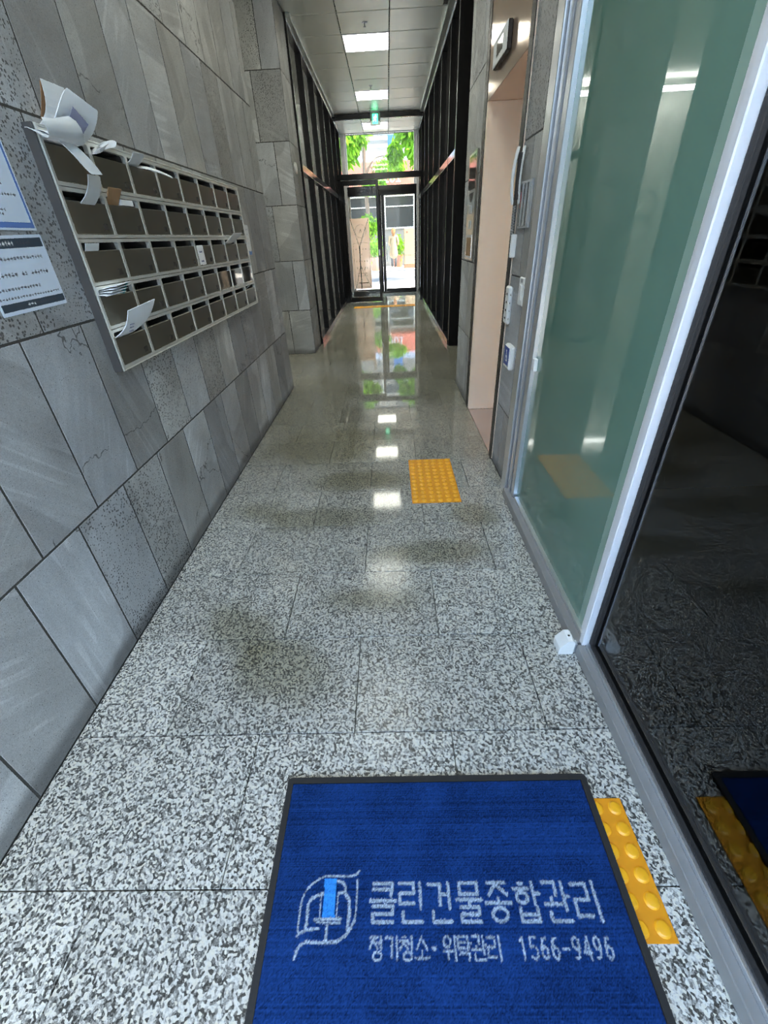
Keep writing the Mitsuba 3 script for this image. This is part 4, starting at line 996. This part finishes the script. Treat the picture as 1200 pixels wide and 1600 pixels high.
for z in (5.6, 8.2):
    for x0 in (-6, -3.2, -0.6, 1.9, 4.4):
        f = add('window', box((x0, ys - 0.06, z), (x0 + 1.6, ys - 0.001, z + 1.5), 0.01), 'shop_frame', sh)
        add('pane', box((x0 + 0.1, ys - 0.07, z + 0.1), (x0 + 1.5, ys - 0.0605, z + 1.4)), 'shop_glass', f)
tm = meshkit.text_mesh('ezz01', 0.34, 0.03, True)
add('sign_lettering', mapped(tm, (-0.62, ys - 0.501, 3.60), (1, 0, 0), (0, 0, 1), (0, -1, 0)), 'sign_white', sh)
bl = add('blade_sign', box((0.16, 25.6, 4.5), (0.66, 26.5, 5.25), 0.02), 'sign_blue', sh, label='blue projecting sign')
add('bracket', box((0.36, 26.501, 4.8), (0.44, ys - 0.001, 4.9)), 'black_metal', bl)
t = thing('street_cabinet', 'tall beige metal cabinet across the street right of the standing person', 'cabinet')
add('body', box((0.83, 24.6, 0.14), (1.34, 25.2, 1.66), 0.02), 'beige_metal', t)
add('plinth', box((0.81, 24.58, 0.0), (1.36, 25.22, 0.1395)), 'brick_red', t)
add('door_seam', box((0.85, 24.594, 0.55), (1.32, 24.599, 0.562)), 'brick_red', t)
add('emblem', box((0.92, 24.592, 1.46), (1.0, 24.599, 1.54)), 'brick_red', t)

import manifold3d as m3


def ball(c, r_):
    return m3.Manifold.sphere(r_, 20).translate([float(q) for q in c])


def bones(chain):
    out = m3.Manifold()
    for (a, ra), (b, rb) in chain:
        out += m3.Manifold.batch_hull([ball(a, ra), ball(b, rb)])
    return out


def body_mesh(man, edge=0.03, it=8):
    m = man.refine_to_length(edge).to_mesh()
    tm_ = trimesh.Trimesh(m.vert_properties[:, :3], m.tri_verts, process=True)
    trimesh.smoothing.filter_taubin(tm_, iterations=it)
    return np.array(tm_.vertices), np.array(tm_.faces)


pp = thing('person', 'person in a beige dress with dark leggings standing across the street by the cabinet', 'person')
ox, oy = 0.30, 24.7
J = lambda x, y_, z: (ox + x, oy - y_, z)                       # faces away, towards the shop
ch = [((J(0, 0, 1.33), .055), (J(0, 0, 1.48), .05)), ((J(0, 0, 0.95), .13), (J(0, 0, 1.28), .12)), ((J(-.15, 0, 1.34), .06), (J(.15, 0, 1.34), .06)), ((J(0, 0, 1.0), .12), (J(0, 0, 1.3), .12)),
      ((J(0, -.01, 1.55), .085), (J(0, -.005, 1.60), .085)), ((J(-.17, 0, 1.33), .052), (J(-.22, .02, 1.07), .042)), ((J(-.22, .02, 1.07), .04), (J(-.12, -.12, .92), .032)),
      ((J(.17, 0, 1.33), .052), (J(.22, .02, 1.07), .042)), ((J(.22, .02, 1.07), .04), (J(.12, -.12, .92), .032)),
      ((J(-.085, 0, .9), .09), (J(-.09, 0, .48), .06)), ((J(-.09, 0, .48), .058), (J(-.09, .01, .09), .04)), ((J(.085, 0, .9), .09), (J(.09, 0, .48), .06)), ((J(.09, 0, .48), .058), (J(.09, .01, .09), .04)),
      ((J(-.09, .02, .04), .035), (J(-.10, -.14, .03), .028)), ((J(.09, .02, .04), .035), (J(.10, -.14, .03), .028)), ((J(-.09, .01, .09), .04), (J(-.09, .02, .04), .035)), ((J(.09, .01, .09), .04), (J(.09, .02, .04), .035)),
      ((J(0, -.09, 1.56), .016), (J(0, -.105, 1.55), .014)), ((J(-.12, -.12, .92), .03), (J(-.04, -.17, .93), .03)), ((J(.12, -.12, .92), .03), (J(.04, -.17, .91), .03))]
v, f = body_mesh(bones(ch))
v[:, 2] = np.maximum(v[:, 2], 0.001)
add('body', (v, f), 'skin', pp, smooth=True)
dr_ = bones([((J(0, 0, 1.32), .12), (J(0, 0, 1.02), .145)), ((J(0, 0, 1.02), .15), (J(0, 0, .62), .21)), ((J(-.16, 0, 1.33), .075), (J(.16, 0, 1.33), .075)), ((J(-.17, 0, 1.33), .068), (J(-.215, .02, 1.12), .058)), ((J(.17, 0, 1.33), .068), (J(.215, .02, 1.12), .058))])
add('dress', body_mesh(dr_), 'dress', pp, smooth=True)
add('leggings', body_mesh(bones([((J(s * .088, 0, .6), .078), (J(s * .09, 0, .46), .066)) for s in (-1, 1)] + [((J(s * .09, 0, .46), .066), (J(s * .09, .01, .12), .05)) for s in (-1, 1)]), 0.03, 4), 'dark_cloth', pp, smooth=True)
add('hair', body_mesh(bones([((J(0, .03, 1.60), .10), (J(0, .05, 1.52), .09)), ((J(0, .055, 1.52), .08), (J(0, .06, 1.38), .06))]), 0.03, 4), 'hair', pp, smooth=True)


def leaf_cluster(n, centre_fn, size, rs):
    vs, fs = [], []
    for i in range(n):
        c = centre_fn(rs)
        d = np.array([rs.normal(0, .6), rs.normal(0, .6), -1.0 + rs.normal(0, .35)]); d /= np.linalg.norm(d)
        s_ = np.cross(d, rs.normal(0, 1, 3)); s_ /= np.linalg.norm(s_) + 1e-9
        nrm = np.cross(d, s_)
        L = size * rs.uniform(.7, 1.3)
        W = L * 0.17
        b0 = len(vs) * 6
        vs.append([c, c + d * L * .35 + s_ * W + nrm * W * .3, c + d * L * .35 - s_ * W + nrm * W * .3, c + d * L * .7 + s_ * W * .8 + nrm * W * .2, c + d * L * .7 - s_ * W * .8 + nrm * W * .2, c + d * L])
        fs += [[b0, b0 + 1, b0 + 2], [b0 + 1, b0 + 3, b0 + 2], [b0 + 2, b0 + 3, b0 + 4], [b0 + 3, b0 + 5, b0 + 4]]
    return np.array(vs).reshape(-1, 3), np.array(fs)


def tree(base, label, crown, n, seed, size=0.34):
    rs = np.random.default_rng(seed)
    t = thing('street_tree', label, 'tree')
    bx, by_ = base
    add('trunk', tube(smooth_curve([(bx, by_, -0.05), (bx + .05, by_, 1.5), (bx - .03, by_ + .05, 3.2), (bx, by_, 5.0)], 12), np.linspace(.13, .07, 12), 10), 'bark', t, smooth=40)
    cs = []
    for (c, rad) in crown:
        c = np.array(c, float)
        add('branch', tube(smooth_curve([(bx, by_, min(3.6, c[2] + .4)), (np.array((bx, by_, 4.2)) + c) / 2 + [0, 0, .25], c + [0, 0, .3]], 8), np.linspace(.05, .015, 8), 6), 'bark', t, smooth=40)
        cs.append((c, np.array(rad, float)))

    def centre(r_):
        c, rad = cs[r_.integers(len(cs))]
        d = r_.normal(0, 1, 3); d /= np.linalg.norm(d)
        return c + d * rad * r_.uniform(.2, 1) ** .5
    add('foliage', leaf_cluster(n, centre, size, rs), 'leaf', t, kind='stuff')


tree((-2.3, 18.2), 'leafy street tree hanging over the left of the far transom window', [((-1.3, 18.0, 3.95), (.45, .6, .55)), ((-1.0, 18.2, 4.3), (.5, .6, .5)), ((-1.6, 18.3, 4.8), (.8, .8, .7)), ((-2.2, 18.3, 5.4), (1.2, 1.1, .9))], 2300, 3, 0.26)
tree((2.2, 18.4), 'leafy street tree hanging over the right of the far transom window', [((1.05, 18.0, 3.9), (.36, .5, .6)), ((0.75, 18.3, 4.4), (.45, .5, .4)), ((1.4, 18.4, 4.7), (.7, .8, .7)), ((2.1, 18.4, 5.4), (1.2, 1.1, .9)), ((0.35, 19.2, 3.85), (.2, .3, .3))], 2300, 5, 0.26)
tree((-0.9, 25.0), 'small slim tree growing in front of the shop across the street', [((-0.9, 25.0, 1.9), (.5, .4, .5)), ((-0.5, 25.0, 3.5), (.6, .4, .4)), ((0.2, 25.0, 4.1), (.8, .4, .4))], 1500, 8, 0.2)
for i, (x, y_, lab_) in enumerate(((-0.60, 23.75, 'terracotta pot with a leafy shrub across the street, seen beside the peach banner'), (0.52, 25.9, 'terracotta pot with a leafy shrub across the street behind the standing person'))):
    t = thing('potted_shrub', lab_, 'potted plant')
    add('pot', lathe([(0.0, 0.001), (0.2, 0.001), (0.27, 0.5), (0.29, 0.5), (0.29, 0.56), (0.25, 0.56), (0.24, 0.5), (0.0, 0.5)], (x, y_, 0), 20), 'terracotta', t, smooth=35)
    rs = np.random.default_rng(20 + i)
    add('foliage', leaf_cluster(500, lambda q: np.array([x, y_, 0.98]) + q.normal(0, 1, 3) * [.17, .17, .22], 0.15, rs), 'leaf', t, kind='stuff')
